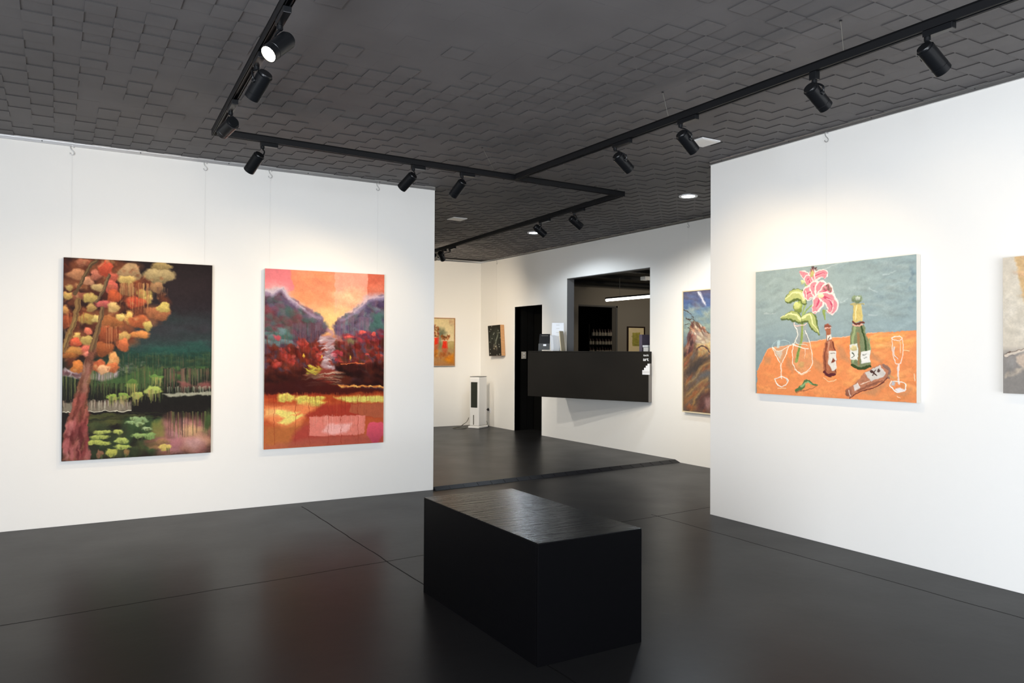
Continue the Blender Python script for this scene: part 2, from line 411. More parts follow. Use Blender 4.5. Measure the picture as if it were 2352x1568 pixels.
# ================================================================ PAINTER: paintings as vertex colours on a fine canvas grid
def noise2(W, H, cell, rng):
    gw, gh = int(W/cell)+3, int(H/cell)+3
    g = rng.rand(gh, gw)*2-1
    x = np.arange(W)/cell; y = np.arange(H)/cell
    xi = x.astype(int); yi = y.astype(int); fx = x-xi; fy = y-yi
    fx = fx*fx*(3-2*fx); fy = (fy*fy*(3-2*fy))[:, None]
    a = g[yi][:, xi]*(1-fx)+g[yi][:, xi+1]*fx; b = g[yi+1][:, xi]*(1-fx)+g[yi+1][:, xi+1]*fx
    return a*(1-fy)+b*fy
class Painter:
    """draws in the coordinates of a measured view; a homography carries them onto the flat canvas"""
    def __init__(s, corners, W, H, org, scale, seed=1, warp=1.6):
        s.W, s.H = W, H; s.rng = np.random.RandomState(seed)
        q = [((proj(c)-np.array(org))*scale) for c in corners]      # TL TR BR BL seen in the view
        d = [(0, 0), (W, 0), (W, H), (0, H)]; A = []; B = []
        for (x, y), (u, v) in zip(q, d):
            A += [[x, y, 1, 0, 0, 0, -u*x, -u*y], [0, 0, 0, x, y, 1, -v*x, -v*y]]; B += [u, v]
        s.Hm = np.append(np.linalg.solve(np.array(A), np.array(B, float)), 1).reshape(3, 3)
        s.k = W/abs(q[1][0]-q[0][0])
        s.ky = H/abs(q[3][1]-q[0][1])
        s.img = np.zeros((H, W, 3)); s.hgt = np.zeros((H, W))
        yy, xx = np.mgrid[0:H, 0:W].astype(float)
        s.X = xx+noise2(W, H, 14, s.rng)*warp*1.5+noise2(W, H, 5, s.rng)*warp
        s.Y = yy+noise2(W, H, 14, s.rng)*warp*1.5+noise2(W, H, 5, s.rng)*warp
        s.XW, s.YW = s.X, s.Y; s.XR, s.YR = xx+(s.X-xx)*.22, yy+(s.Y-yy)*.4
        s.N = noise2(W, H, 3, s.rng)*.5+noise2(W, H, 9, s.rng)*.5
        s.Nv = noise2(W, H*1, 2.5, s.rng)*.4+np.repeat(noise2(W, 1, 3, s.rng), H, 0)*.6
        s.Nh = noise2(H, 1, 3, s.rng).T*.5+noise2(W, H, 6, s.rng)*.5
    def m(s, p):
        a = s.Hm @ np.array([p[0], p[1], 1.0]); return a[:2]/a[2]
    def c(s, col):
        return np.array([int(col[i:i+2], 16)/255 for i in (0, 2, 4)]) if isinstance(col, str) else np.array(col, float)
    def put(s, x0, x1, y0, y1, al, col, var, h=0, tex=None):
        n = (s.N if tex is None else tex)[y0:y1, x0:x1, None]
        c_ = s.c(col)*(1+n*var); a = np.clip(al, 0, 1)[..., None]
        s.img[y0:y1, x0:x1] = s.img[y0:y1, x0:x1]*(1-a)+c_*a
        if h: s.hgt[y0:y1, x0:x1] = np.maximum(s.hgt[y0:y1, x0:x1]*(1-a[..., 0]*.5), a[..., 0]*h)
    def box(s, x0, x1, y0, y1, pad):
        return max(0, int(x0-pad)), min(s.W, int(x1+pad)+1), max(0, int(y0-pad)), min(s.H, int(y1+pad)+1)
    def fill(s, stops, var=.05):
        """vertical gradient: (view y, colour) stops"""
        xm = s.Hm; cx = np.linalg.inv(s.Hm) @ np.array([s.W/2, 0, 1]); cx = cx[0]/cx[2]
        vs = [s.m((cx, y))[1] for y, _ in stops]; cs = [s.c(c) for _, c in stops]
        for k in range(3): s.img[..., k] = np.interp(s.Y, vs, [c[k] for c in cs])
        s.img *= (1+s.N[..., None]*var)
    def poly(s, pts, col, soft=2, a=1, var=.06, h=0, tex=None):
        P = np.array([s.m(p) for p in pts]); pad = soft+4
        x0, x1, y0, y1 = s.box(P[:, 0].min(), P[:, 0].max(), P[:, 1].min(), P[:, 1].max(), pad)
        if x1 <= x0 or y1 <= y0: return
        X = s.X[y0:y1, x0:x1]; Y = s.Y[y0:y1, x0:x1]; ins = np.zeros(X.shape, bool); d2 = np.full(X.shape, 1e9)
        for i in range(len(P)):
            ax, ay = P[i]; bx, by = P[(i+1) % len(P)]; dx, dy = bx-ax, by-ay
            t = np.clip(((X-ax)*dx+(Y-ay)*dy)/(dx*dx+dy*dy+1e-9), 0, 1)
            d2 = np.minimum(d2, (X-ax-t*dx)**2+(Y-ay-t*dy)**2)
            if ay != by: ins ^= ((ay > Y) != (by > Y)) & (X < (bx-ax)*(Y-ay)/(by-ay)+ax)
        sd = np.where(ins, 1, -1)*np.sqrt(d2)
        s.put(x0, x1, y0, y1, a*np.clip(.5+sd/soft, 0, 1), col, var, h, tex)
    def blob(s, x, y, rx, ry, col, rot=0, soft=3, a=1, var=.08, h=0, shade=0.12):
        cx, cy = s.m((x, y)); rx *= s.k; ry *= s.ky; r = max(rx, ry)
        x0, x1, y0, y1 = s.box(cx-r, cx+r, cy-r, cy+r, soft+3)
        if x1 <= x0 or y1 <= y0: return
        dx = s.X[y0:y1, x0:x1]-cx; dy = s.Y[y0:y1, x0:x1]-cy; c_, s_ = math.cos(rot), math.sin(rot)
        u = (dx*c_+dy*s_)/rx; v = (-dx*s_+dy*c_)/ry
        ang = np.arctan2(v, u); ph = s.rng.rand()*6
        rr = 1+.10*np.sin(3*ang+ph)+.06*np.sin(5*ang+2*ph)
        e = rr-np.sqrt(u*u+v*v)
        n = s.N[y0:y1, x0:x1, None]; cc = s.c(col)*(1+n*var)*(1-shade*np.clip(v, -1, 1)[..., None])
        al = (a*np.clip(.5+e*min(rx, ry)/soft, 0, 1))[..., None]
        s.img[y0:y1, x0:x1] = s.img[y0:y1, x0:x1]*(1-al)+cc*al
        if h: s.hgt[y0:y1, x0:x1] = np.maximum(s.hgt[y0:y1, x0:x1], al[..., 0]*h)
    def line(s, pts, w, col, w2=None, soft=1.2, a=1, var=.05, h=0, smooth=True):
        if smooth and len(pts) > 2: pts = [p[:2] for p in curve([(p[0], p[1], 0) for p in pts], 5)]
        P = np.array([s.m(p) for p in pts]); w = w*s.k/2; w2 = w if w2 is None else w2*s.k/2
        x0, x1, y0, y1 = s.box(P[:, 0].min(), P[:, 0].max(), P[:, 1].min(), P[:, 1].max(), max(w, w2)+soft+3)
        if x1 <= x0 or y1 <= y0: return
        X = s.X[y0:y1, x0:x1]; Y = s.Y[y0:y1, x0:x1]; best = np.full(X.shape, -1e9); n = len(P)-1
        for i in range(n):
            ax, ay = P[i]; bx, by = P[i+1]; dx, dy = bx-ax, by-ay
            t = np.clip(((X-ax)*dx+(Y-ay)*dy)/(dx*dx+dy*dy+1e-9), 0, 1)
            ww = w+(w2-w)*(i+t)/n
            best = np.maximum(best, ww-np.sqrt((X-ax-t*dx)**2+(Y-ay-t*dy)**2))
        s.put(x0, x1, y0, y1, a*np.clip(.5+best/soft, 0, 1), col, var, h)
    def dabs(s, pts, n, rx, ry, cols, rot=(0, 3.1), a=.8, soft=3, h=0, var=.08):
        """n random brush dabs inside a polygon of the view"""
        P = np.array(pts, float); k = 0; t = 0
        while k < n and t < n*20:
            t += 1
            x = P[:, 0].min()+s.rng.rand()*np.ptp(P[:, 0]); y = P[:, 1].min()+s.rng.rand()*np.ptp(P[:, 1]); ins = False
            for i in range(len(P)):
                ax, ay = P[i]; bx, by = P[(i+1) % len(P)]
                if (ay > y) != (by > y) and x < (bx-ax)*(y-ay)/(by-ay)+ax: ins = not ins
            if not ins: continue
            k += 1; f = .6+.8*s.rng.rand(); g = .6+.8*s.rng.rand()
            s.blob(x, y, rx*f, ry*g, cols[s.rng.randint(len(cols))], rot[0]+s.rng.rand()*(rot[1]-rot[0]), soft, a*(.6+.4*s.rng.rand()), var, h)
    def drips(s, x0, x1, y0, y1, n, cols, w=5, a=.7, sy=12):
        s.X, s.Y = s.XR, s.YR
        for _ in range(n):
            x = x0+s.rng.rand()*(x1-x0); t = s.rng.rand(); yb = y0+(y1-y0)*(.35+.65*t); ys = y0-s.rng.rand()*sy
            s.line([(x, ys), (x+s.rng.randn()*1.2, yb)], w*(.5+s.rng.rand()), cols[s.rng.randint(len(cols))], w*.4, a=a*(.5+.5*s.rng.rand()), smooth=False)
        s.X, s.Y = s.XW, s.YW
    def rects(s, x0, x1, y0, y1, n, lx, ly, cols, a=.6):
        for _ in range(n):
            x = x0+s.rng.rand()*(x1-x0); y = y0+s.rng.rand()*(y1-y0); l = lx*(.4+s.rng.rand())
            s.line([(x-l, y+s.rng.randn()*2), (x+l, y+s.rng.randn()*2)], ly*(.5+s.rng.rand()), cols[s.rng.randint(len(cols))], ly*.4, a=a*(.5+.5*s.rng.rand()), smooth=False)
    def build(s, name, corners, nrm, parent, relief=0.0):
        TL, TR, BR, BL = [np.array(c, float) for c in corners]; W, H = s.W, s.H
        org = root_loc(parent)
        u = np.linspace(0, 1, W+1)[None, :, None]; v = np.linspace(0, 1, H+1)[:, None, None]
        V = (TL*(1-u)+TR*u)*(1-v)+(BL*(1-u)+BR*u)*v-org
        img = np.clip(s.img, 0, 1); ip = np.pad(img, ((0, 1), (0, 1), (0, 0)), mode='edge'); hp = np.pad(s.hgt, ((0, 1), (0, 1)), mode='edge')
        if relief: V = V+np.array(nrm, float)*(hp*relief)[..., None]
        me = bpy.data.meshes.new(name); n = (W+1)*(H+1); nf = W*H
        me.vertices.add(n); me.vertices.foreach_set('co', V.reshape(-1).astype(np.float32))
        I = np.arange(n).reshape(H+1, W+1)
        q = np.stack([I[:-1, :-1], I[1:, :-1], I[1:, 1:], I[:-1, 1:]], -1).reshape(-1)
        me.loops.add(nf*4); me.loops.foreach_set('vertex_index', q.astype(np.int32))
        me.polygons.add(nf); me.polygons.foreach_set('loop_start', np.arange(0, nf*4, 4, dtype=np.int32))
        me.polygons.foreach_set('loop_total', np.full(nf, 4, dtype=np.int32)); me.polygons.foreach_set('use_smooth', np.ones(nf, bool))
        me.update(calc_edges=True)
        L = np.where(ip <= .04045, ip/12.92, ((ip+.055)/1.055)**2.4)
        at = me.color_attributes.new('paint', 'FLOAT_COLOR', 'POINT')
        at.data.foreach_set('color', np.concatenate([L, np.ones((H+1, W+1, 1))], -1).reshape(-1).astype(np.float32))
        me.materials.append(m_paint)
        o = bpy.data.objects.new(name, me); COL.objects.link(o); o.parent = parent
        return o
def hang(name, corners, depth_, nrm, label, side_mat, painter, frame=None, relief=0.0, group=None, cat='painting'):
    """corners: front face TL TR BR BL in the room; depth_: how far it stands off its wall"""
    TL, TR, BR, BL = [np.array(c, float) for c in corners]; n = np.array(nrm, float)
    base = (BL+BR)/2-n*depth_/2
    t = thing(name, base, label, cat, group)
    b = MB(); f = [TL-n*.001, TR-n*.001, BR-n*.001, BL-n*.001]; bk = [p-n*(depth_-.003) for p in (TL, TR, BR, BL)]
    b.add(f+bk, [(0, 1, 2, 3), (7, 6, 5, 4), (0, 4, 5, 1), (1, 5, 6, 2), (2, 6, 7, 3), (3, 7, 4, 0)])
    b.build('stretched_sides', side_mat, t)
    painter.build('painted_canvas', corners, nrm, t, relief)
    if frame:
        fm, fw_, proud = frame; e = (TR-TL)/np.linalg.norm(TR-TL); z = (TL-BL)/np.linalg.norm(TL-BL)
        w_ = np.linalg.norm(TR-TL)/2; h_ = np.linalg.norm(TL-BL)/2; c = (TL+BR)/2; g = .004
        fb_ = MB(); dc = -n*(depth_-proud)/2+n*0; hd = n*(depth_+proud-.003)/2
        dc = n*(proud-(depth_-.003))/2
        for sx in (-1, 1): fb_.obox(c+dc+e*sx*(w_+g+fw_/2), e*fw_/2, hd, z*(h_+g+fw_))
        for sz in (-1, 1): fb_.obox(c+dc+z*sz*(h_+g+fw_/2), e*(w_+g), hd, z*fw_/2)
        fb_.build('frame', fm, t)
    return t

# ---------------------------------------------------------------- painting 1: glowing tree at night over a pond
yc = YL-.04
c1 = [(0.037, yc, 1.886), (1.020, yc, 1.888), (1.020, yc, .459), (0.037, yc, .459)]
p = Painter(c1, 400, 580, (0, 560), 2.9037, 11)
p.fill([(90, '1c1214'), (250, '201719'), (400, '251d22'), (560, '2a2c30'), (640, '2c3a3a'), (710, '1f4a40'), (760, '1c3a2c'), (850, '26402a'), (960, '1c1f18'), (1060, '191612'), (1160, '1d1815'), (1449, '2a2018')], .14)
p.poly([(410, 90), (820, 90), (900, 420), (820, 700), (410, 860)], '2c1310', 40, .9)
p.poly([(1000, 200), (1416, 200), (1416, 330), (1150, 380)], '2d2024', 60, .6); p.dabs([(950, 500), (1410, 460), (1410, 680), (900, 700)], 26, 80, 26, ['303c40', '2c3438', '342c34', '283a3a'], (0, .3), .5, 20)
p.dabs([(1000, 690), (1410, 650), (1410, 740), (960, 740)], 16, 60, 14, ['1f5446', '1c4a40', '245a4c'], (-.1, .2), .45, 12)
p.dabs([(800, 735), (1410, 720), (1410, 830), (800, 840)], 90, 26, 9, ['1e3b2c', '2b4a30', '243a24', '3c4a2c', '2c5040'], (-.1, .2), .7, 5)
p.dabs([(790, 790), (960, 790), (900, 860), (790, 880)], 40, 12, 6, ['6a6a5c', '4a5444', '787868'], (0, 1), .6, 3)
p.dabs([(900, 830), (1400, 820), (1400, 900), (860, 940)], 80, 22, 12, ['44692f', '3a5c30', '2f5230', '557334', '6a4434'], (-.1, .3), .7, 6)
p.poly([(600, 940), (700, 900), (850, 880), (980, 815), (1080, 850), (1090, 960), (840, 980), (700, 950)], '3f6430', 10, .8)
p.drips(1090, 1405, 840, 1010, 90, ['4a5a34', '7a5a44', '2a3a28', '60684a', '84584c', '241c1c'], 9)
p.dabs([(1200, 920), (1400, 915), (1400, 965), (1200, 960)], 14, 34, 14, ['8a4a44', '7a3a38', '9c5a50'], (0, .4), .6, 6)
p.drips(600, 1090, 940, 1060, 90, ['3a4a28', '5c5a30', '2a2c1a', '46622e', '181612'], 9)
p.drips(417, 560, 870, 1050, 36, ['5c6a34', '2a3420', '1a1c14', '70743c'], 8)
p.poly([(1085, 1000), (1408, 985), (1408, 1005), (1130, 1018)], 'b9b89c', 4, .8); p.drips(1110, 1408, 960, 1010, 30, ['c4c4a4', '8c8870', 'a8b090'], 6)
p.poly([(417, 1060), (875, 1050), (875, 1112), (417, 1122)], '9c9078', 6, .75); p.drips(417, 875, 1050, 1115, 80, ['c8c0a8', '5a4a3c', '8c7c64', '3a2c24', 'b0a088', '6c4c44'], 8)
p.line([(417, 1121), (875, 1113)], 5, 'cfc9b0', smooth=False)
p.poly([(420, 835), (480, 850), (560, 860), (790, 850), (770, 890), (700, 912), (610, 905), (540, 905), (470, 885), (420, 870)], 'b5a0a4', 8, .9); p.drips(600, 780, 840, 905, 40, ['d8ccd0', '6c4c54', '9c8490', 'a08088'], 7)
p.dabs([(418, 820), (540, 850), (520, 890), (418, 870)], 24, 18, 10, ['8c5c60', 'b09ca4', '5c3438'], (0, 1), .8, 4)
p.drips(600, 1090, 860, 1010, 110, ['3c5a2c', '5a6c34', '6c5c3c', '2c3c24', '70803c', '34482c'], 7, .55, 60)
p.drips(800, 1405, 770, 860, 120, ['2c4c34', '3a5430', '1e3428', '4c5c34', '5a4c38'], 6, .5, 50); p.rects(590, 1050, 1125, 1215, 60, 60, 4, ['6c6c2c', '30381c', '4c5428', '84843c', '201c14'], .6)
p.rects(1060, 1405, 1290, 1400, 50, 50, 4, ['a86870', 'c08c88', '7c4448', 'b47c60'], .5)
for x, y, rx, ry, cc in ((750, 1020, 34, 24, '8aa83c'), (825, 1015, 38, 22, '7c9c3a'), (915, 1005, 44, 24, 'a0ac48'), (1025, 975, 58, 28, '9eb04a'), (1045, 890, 45, 20, '5f8a38'), (880, 935, 45, 30, '54762f')):
    p.blob(x, y, rx, ry, cc); p.drips(x-rx*.8, x+rx*.8, y+8, y+ry*3.2, 14, ['8a8c40', 'a49a58', '5c6c30', 'b0964c'], 9, .8)
p.dabs([(590, 1135), (900, 1130), (1000, 1200), (590, 1215)], 40, 60, 7, ['4c4e24', '38401e', '5c6028', '24281a'], (-.1, .1), .7, 4)
p.dabs([(590, 1200), (1040, 1180), (1040, 1400), (590, 1430)], 70, 36, 26, ['2c3c20', '34482a', '24301c', '3c4424', '50582c'], (0, .5), .6, 10)
p.dabs([(830, 1180), (1090, 1170), (1090, 1340), (830, 1350)], 26, 30, 34, ['34502a', '426430', '2c4426'], (0, 1), .7, 8)
p.poly([(1110, 1150), (1405, 1160), (1408, 1390), (1050, 1405), (1040, 1300)], '7c4c40', 30, .85)
p.dabs([(1130, 1180), (1370, 1190), (1400, 1380), (1070, 1390), (1060, 1300)], 50, 46, 34, ['b87858', 'a86058', '9c5c5c', 'c08864', 'b47478', 'a4685c'], (0, 1), .7, 14)
p.blob(1270, 1250, 70, 40, 'd2a268', 0, 16, .8); p.blob(1290, 1330, 70, 42, 'bf8c88', 0, 18, .8); p.blob(1160, 1330, 60, 35, 'a86064', 0, 16, .7)
p.drips(1110, 1400, 1130, 1300, 40, ['3c2420', '5c3c34', '70803c', '2c2420', '7c5c3c'], 9)
p.dabs([(1380, 1150), (1410, 1150), (1410, 1240), (1370, 1240)], 8, 16, 40, ['4c6a30', '3c5428'], (0, .3), .7, 8)
p.poly([(1010, 1195), (1080, 1170), (1095, 1230), (1090, 1290), (1000, 1290)], '7d7a34', 12, .8)
p.dabs([(1000, 1290), (1110, 1290), (1110, 1400), (980, 1400)], 20, 34, 12, ['7c4438', '8c6040', '5c4c2c', 'a07044'], (-.1, .1), .7, 5)
for x, y, rx, ry, cc in ((680, 1255, 55, 15, 'adb850'), (788, 1252, 33, 18, 'b2bc50'), (660, 1290, 62, 16, 'a2ae48'), (620, 1322, 48, 14, 'b0b84a'), (690, 1330, 44, 16, 'a4ae44'), (810, 1312, 46, 22, 'a8b850'), (815, 1355, 52, 17, 'acba4c'), (740, 1392, 38, 26, 'acac40'), (1100, 1355, 44, 24, 'd2b452'), (845, 1392, 18, 26, '8c6a38'), (900, 1165, 34, 16, '86a264'), (945, 1175, 42, 20, '7c9c60'), (870, 1192, 38, 11, '8cac6c'), (930, 1200, 28, 15, '90ac6c'), (980, 1232, 28, 12, '9cb478'), (930, 1278, 52, 18, '88a454'), (1000, 1278, 42, 22, '7c9c50'), (665, 1400, 22, 26, '8c5c40')):
    p.blob(x, y, rx, ry, cc, 0, 3, 1, .12); p.drips(x-rx*.7, x+rx*.7, y+ry*.6, y+ry*2.4, 5, ['5c6c30', '404c24'], 9, .45)
p.img = np.clip(p.img, 0, 1)
# foliage of the tree
p.dabs([(417, 100), (900, 110), (1120, 400), (1000, 600), (800, 700), (417, 800)], 110, 46, 34, ['7a3018', '8c3c1a', '5c2414', '9c4c24', 'a05a30'], (0, 3), .6, 12)
fol = [(555, 125, 45, 28, 'a85c3c'), (515, 203, 62, 38, 'b87448'), (585, 248, 38, 30, 'c48058'), (640, 210, 32, 36, 'c06448'), (705, 170, 45, 55, 'cc4426'), (755, 225, 32, 38, 'c05038'), (462, 290, 24, 20, 'b8944c'), (450, 345, 34, 30, 'c89c48'), (655, 292, 45, 30, 'b8965a'), (520, 345, 40, 35, '985034'), (740, 290, 45, 50, 'c4503c'), (760, 350, 45, 45, 'c04a20'), (600, 362, 48, 34, 'b89a48'), (690, 400, 52, 26, 'c0504a'), (865, 190, 72, 62, 'a88254'), (850, 300, 52, 50, '9c6e40'), (845, 240, 55, 30, 'c8a452'), (1075, 150, 68, 35, 'a0844a'), (1060, 215, 112, 52, 'a58c58'), (1045, 290, 45, 40, 'a07044'), (960, 335, 50, 35, 'b09440'), (985, 370, 30, 28, 'c0a048'), (900, 390, 65, 40, 'cc4222'), (1060, 460, 85, 52, 'a85e34'), (1090, 425, 45, 38, 'c4aa4c'), (755, 425, 38, 36, 'c8a058'), (435, 440, 22, 30, 'c88840'), (610, 425, 32, 30, 'a88040'), (740, 530, 78, 52, '9c5626'), (575, 500, 50, 35, 'a88438'), (645, 500, 28, 24, 'd0b45c'), (805, 488, 32, 24, 'dcb658'), (862, 490, 28, 45, 'd8a84c'), (930, 520, 70, 45, 'b05226'), (985, 550, 28, 34, 'c4a84c'), (935, 605, 65, 26, 'e08438'), (450, 520, 50, 45, '983f1c'), (585, 585, 26, 26, 'e06848'), (510, 615, 22, 26, 'd8ac50'), (508, 655, 38, 30, 'd8502c'), (583, 645, 38, 34, 'b89a48'), (575, 705, 42, 30, 'd05a44'), (490, 715, 55, 30, 'bc7830'), (470, 745, 45, 20, 'a05820'), (580, 735, 26, 18, 'd86c58'), (720, 600, 72, 58, '9c4420'), (690, 700, 62, 52, '984a20'), (825, 620, 44, 40, 'b88c44'), (820, 672, 40, 46, 'cc6030'), (520, 820, 44, 42, 'd07028'), (655, 812, 42, 42, 'c0542a'), (755, 775, 38, 52, 'dc9048'), (745, 825, 45, 36, 'c8602e'), (690, 835, 40, 32, 'e0a26c')]
for x, y, rx, ry, cc in fol:
    p.blob(x, y, rx*1.02, ry, cc, 0, 5, .95, .14, shade=.22)
    p.blob(x-rx*.1, y-ry*.3, rx*.5, ry*.35, [min(1, v*1.14) for v in p.c(cc)], 0, 7, .55)
p.dabs([(417, 110), (880, 110), (1120, 250), (1100, 480), (960, 620), (780, 680), (780, 860), (417, 860)], 130, 11, 8, ['c89058', 'a0522c', 'd8a868', '7c3018', 'b87040', 'c0603c'], (0, 3), .5, 5)
p.drips(800, 1000, 270, 480, 46, ['b86a38', 'd8a058', 'a0502c', '6a2a1c'], 5, .75); p.drips(690, 800, 560, 700, 30, ['d08048', '8c3c20', '702c18'], 5, .75)
p.drips(960, 1120, 300, 360, 20, ['8c6a44', '6a4434'], 7, .6); p.drips(430, 560, 470, 560, 18, ['c06030', '78341c'], 5, .7)
g_ = p.img.mean(2, keepdims=True); p.img = (p.img*.80+g_*.20)*.985
# trunk and boughs
p.line([(640, 110), (590, 170), (530, 280), (500, 330)], 26, '5c4630', 26); p.line([(520, 370), (505, 480), (460, 610), (425, 700)], 34, '7c5c38', 40)
p.line([(500, 500), (470, 590), (425, 680)], 14, '8c7848', 12, a=.7)
p.line([(725, 210), (690, 310), (640, 385)], 22, '5e4a38', 22); p.line([(685, 430), (665, 520), (630, 640), (610, 720)], 28, '6c5238', 40)
p.poly([(640, 690), (610, 860), (585, 1000), (582, 1180), (590, 1440), (420, 1448), (418, 1280), (470, 1120), (510, 970), (560, 800), (585, 740)], '6f4434', 5, 1, .2)
for q_ in (((640, 110), (590, 170), (530, 280)), ((520, 370), (505, 480), (460, 610), (425, 700)), ((725, 210), (690, 310), (640, 385)), ((685, 430), (665, 520), (630, 640), (610, 720))):
    p.line([(x-5, y) for x, y in q_], 7, '94784c', 5, 4, .6); p.line([(x+8, y) for x, y in q_], 6, '3c2c20', 6, 4, .6)
p.dabs([(600, 740), (585, 1000), (520, 1000), (570, 780)], 40, 8, 40, ['7a5a3c', '8c5c50', '5c3428', '946c5c'], (.1, .25), .8, 4)
p.dabs([(580, 1020), (582, 1200), (450, 1220), (500, 1010)], 50, 10, 34, ['8c4c44', '7c3c34', 'a86058', '5c2c24', '9c5448'], (.1, .3), .8, 4)
p.dabs([(580, 1200), (590, 1430), (422, 1440), (440, 1210)], 60, 12, 40, ['a05a58', 'b06c68', '4c1c1c', '8c4444', '5c2424', 'b87874'], (0, .2), .85, 4)
hang('painting', c1, .037, (0, -1, 0), 'large dark canvas of a glowing orange tree over a pond, leftmost painting', m_black_edge, p)

# ---------------------------------------------------------------- painting 2: valley and stream under a pink sky
c2 = [(1.414, yc, 1.888), (2.414, yc, 1.892), (2.414, yc, .456), (1.414, yc, .456)]
p = Painter(c2, 380, 545, (560, 580), 3.1368, 22)
p.fill([(115, 'e2836a'), (300, 'ec966c'), (420, 'f2a878'), (540, 'f2be78'), (640, 'a85a50'), (1000, '6a2014'), (1020, 'a8401f'), (1200, 'b4502c'), (1420, 'b4623a')], .05)
p.dabs([(350, 120), (660, 120), (660, 420), (400, 360)], 40, 60, 26, ['e08a62', 'e6925e', 'f09c70', 'dc8060'], (0, .5), .4, 20)
p.poly([(655, 100), (895, 100), (895, 330), (800, 440), (655, 480)], 'f0a28c', 3, .85); p.dabs([(670, 300), (880, 280), (760, 440), (670, 500)], 24, 60, 30, ['f6b890', 'f4c08c', 'f0ac88'], (0, 1), .5, 20)
p.poly([(893, 100), (1020, 100), (1020, 330), (893, 330)], 'd4664c', 3, .95); p.blob(960, 270, 60, 40, 'dc8468', 0, 24, .6)
p.blob(226, 190, 128, 112, 'e27a80', 0, 4, .95, .04, shade=-.06); p.blob(215, 260, 90, 40, 'ec9a94', 0, 26, .6)
p.poly([(560, 420), (760, 420), (680, 560), (600, 560)], 'f4c880', 40, .8)
Lm = [(140, 285), (200, 300), (235, 265), (285, 262), (320, 320), (350, 360), (430, 400), (490, 445), (545, 462), (582, 510), (610, 560), (560, 590), (545, 690), (600, 770), (500, 860), (480, 1010), (140, 1010)]
p.line([(150, 285), (240, 262), (290, 270), (330, 330), (430, 395), (500, 440), (560, 480)], 46, 'd0b4b4', 22, 12, .8)
p.poly([(160, 270), (285, 250), (320, 320), (200, 315)], 'cdb8bc', 12, .9)
p.poly(Lm, '4d3a48', 8, 1, .2)
p.dabs([(150, 300), (330, 330), (560, 470), (600, 550), (150, 560)], 140, 30, 20, ['5c5068', '6a5c74', '4a5a58', '7a4a50', '54645e', '6c4454', '5a4a64', '7c6878'], (0, 1.2), .7, 6)
p.dabs([(150, 400), (420, 420), (500, 560), (150, 620)], 50, 36, 26, ['3e5a50', '5c2c30', '4c6860', '6c3434', '84404a'], (0, 1.2), .6, 8)
p.dabs([(160, 545), (340, 545), (340, 650), (160, 680)], 40, 32, 16, ['5e7a7c', '4c6c64', '3c5c50', '74868a'], (0, .6), .7, 6)
p.blob(240, 612, 24, 18, 'c44a54', 0, 6, .9); p.drips(350, 560, 520, 700, 60, ['5c3a44', '64485a', '745c68', '50303a', '6c5c6c'], 14, .28)
p.dabs([(150, 690), (560, 640), (600, 790), (480, 880), (150, 960)], 170, 24, 18, ['6a2014', '842a1c', '4c150e', '9c3a24', '5c2414', '7c3020', '3a100c'], (0, 1.6), .75, 5)
for x, y, r in ((300, 720, 34), (420, 660, 36), (540, 720, 40), (330, 770, 28), (560, 750, 24), (240, 800, 26), (435, 660, 20)):
    p.dabs([(x-r, y-r), (x+r, y-r), (x+r, y+r), (x-r, y+r)], 14, 13, 10, ['b8443c', 'a83828', 'c05a50', '8c2820'], (0, 2), .8, 4)
p.dabs([(150, 850), (480, 850), (480, 1010), (150, 1010)], 70, 40, 22, ['2c0c08', '3c130c', '240a08', '4c1c10'], (0, 1), .7, 8)
Rm = [(1020, 318), (950, 326), (900, 335), (870, 375), (810, 410), (780, 440), (730, 445), (690, 480), (655, 500), (650, 560), (700, 600), (720, 640), (650, 680), (612, 740), (650, 810), (680, 960), (1020, 995)]
p.line([(1010, 315), (900, 318), (860, 360), (790, 420), (700, 470)], 40, 'cdb4bc', 16, 12, .8)
p.poly(Rm, '52404e', 7, 1, .2)
p.dabs([(1010, 330), (900, 345), (800, 430), (660, 510), (660, 600), (1010, 600)], 130, 26, 22, ['5c4c68', '4c3c5c', '7c6c80', '5c6c70', '46405c', '74545c', '6c7c80'], (0, 1.6), .7, 6)
p.dabs([(920, 440), (1010, 440), (1010, 540), (920, 540)], 24, 28, 22, ['4c6c68', '406058'], (0, 1), .7, 6); p.drips(670, 900, 480, 640, 40, ['7c6478', '6c5464', '8c5c6c', '846c80'], 16, .28)
p.dabs([(720, 600), (1010, 560), (1010, 650), (720, 650)], 50, 26, 12, ['b03c40', '7c2430', '94303c', '5c2c3c'], (0, .8), .7, 5)
for x, y, rx, ry in ((855, 572, 28, 14), (935, 585, 18, 18), (760, 608, 36, 9), (965, 742, 34, 12), (840, 793, 34, 6), (890, 730, 16, 10)): p.blob(x, y, rx, ry, 'e05a50', 0, 3, .95, .15)
p.blob(770, 640, 40, 22, '7c7c50', 0, 8, .8); p.dabs([(640, 650), (1010, 640), (1010, 860), (700, 900)], 170, 24, 14, ['5c1812', '74201a', '8c2c20', '441410', '9c3c2c', '3c1c14', '4c3420'], (0, 1.6), .75, 5)
p.dabs([(630, 700), (700, 700), (700, 790), (620, 780)], 16, 16, 14, ['b4404c', '9c3034'], (0, 1), .8, 4); p.dabs([(680, 810), (1010, 800), (1010, 970), (690, 950)], 80, 44, 20, ['240a08', '30100c', '401810', '1c0806', '5a2414'], (0, .6), .75, 8)
p.line([(700, 806), (800, 794), (870, 796)], 7, 'd87040', 4)
p.drips(150, 540, 670, 900, 60, ['8c3024', '5c1c14', 'a04430', '3c100c', '74342c', '5c4c50'], 5, .28, 110); p.drips(680, 1010, 670, 880, 60, ['8c3028', '4c1814', 'a04838', '340e0c', '6c4450', '7c3838'], 5, .28, 110)
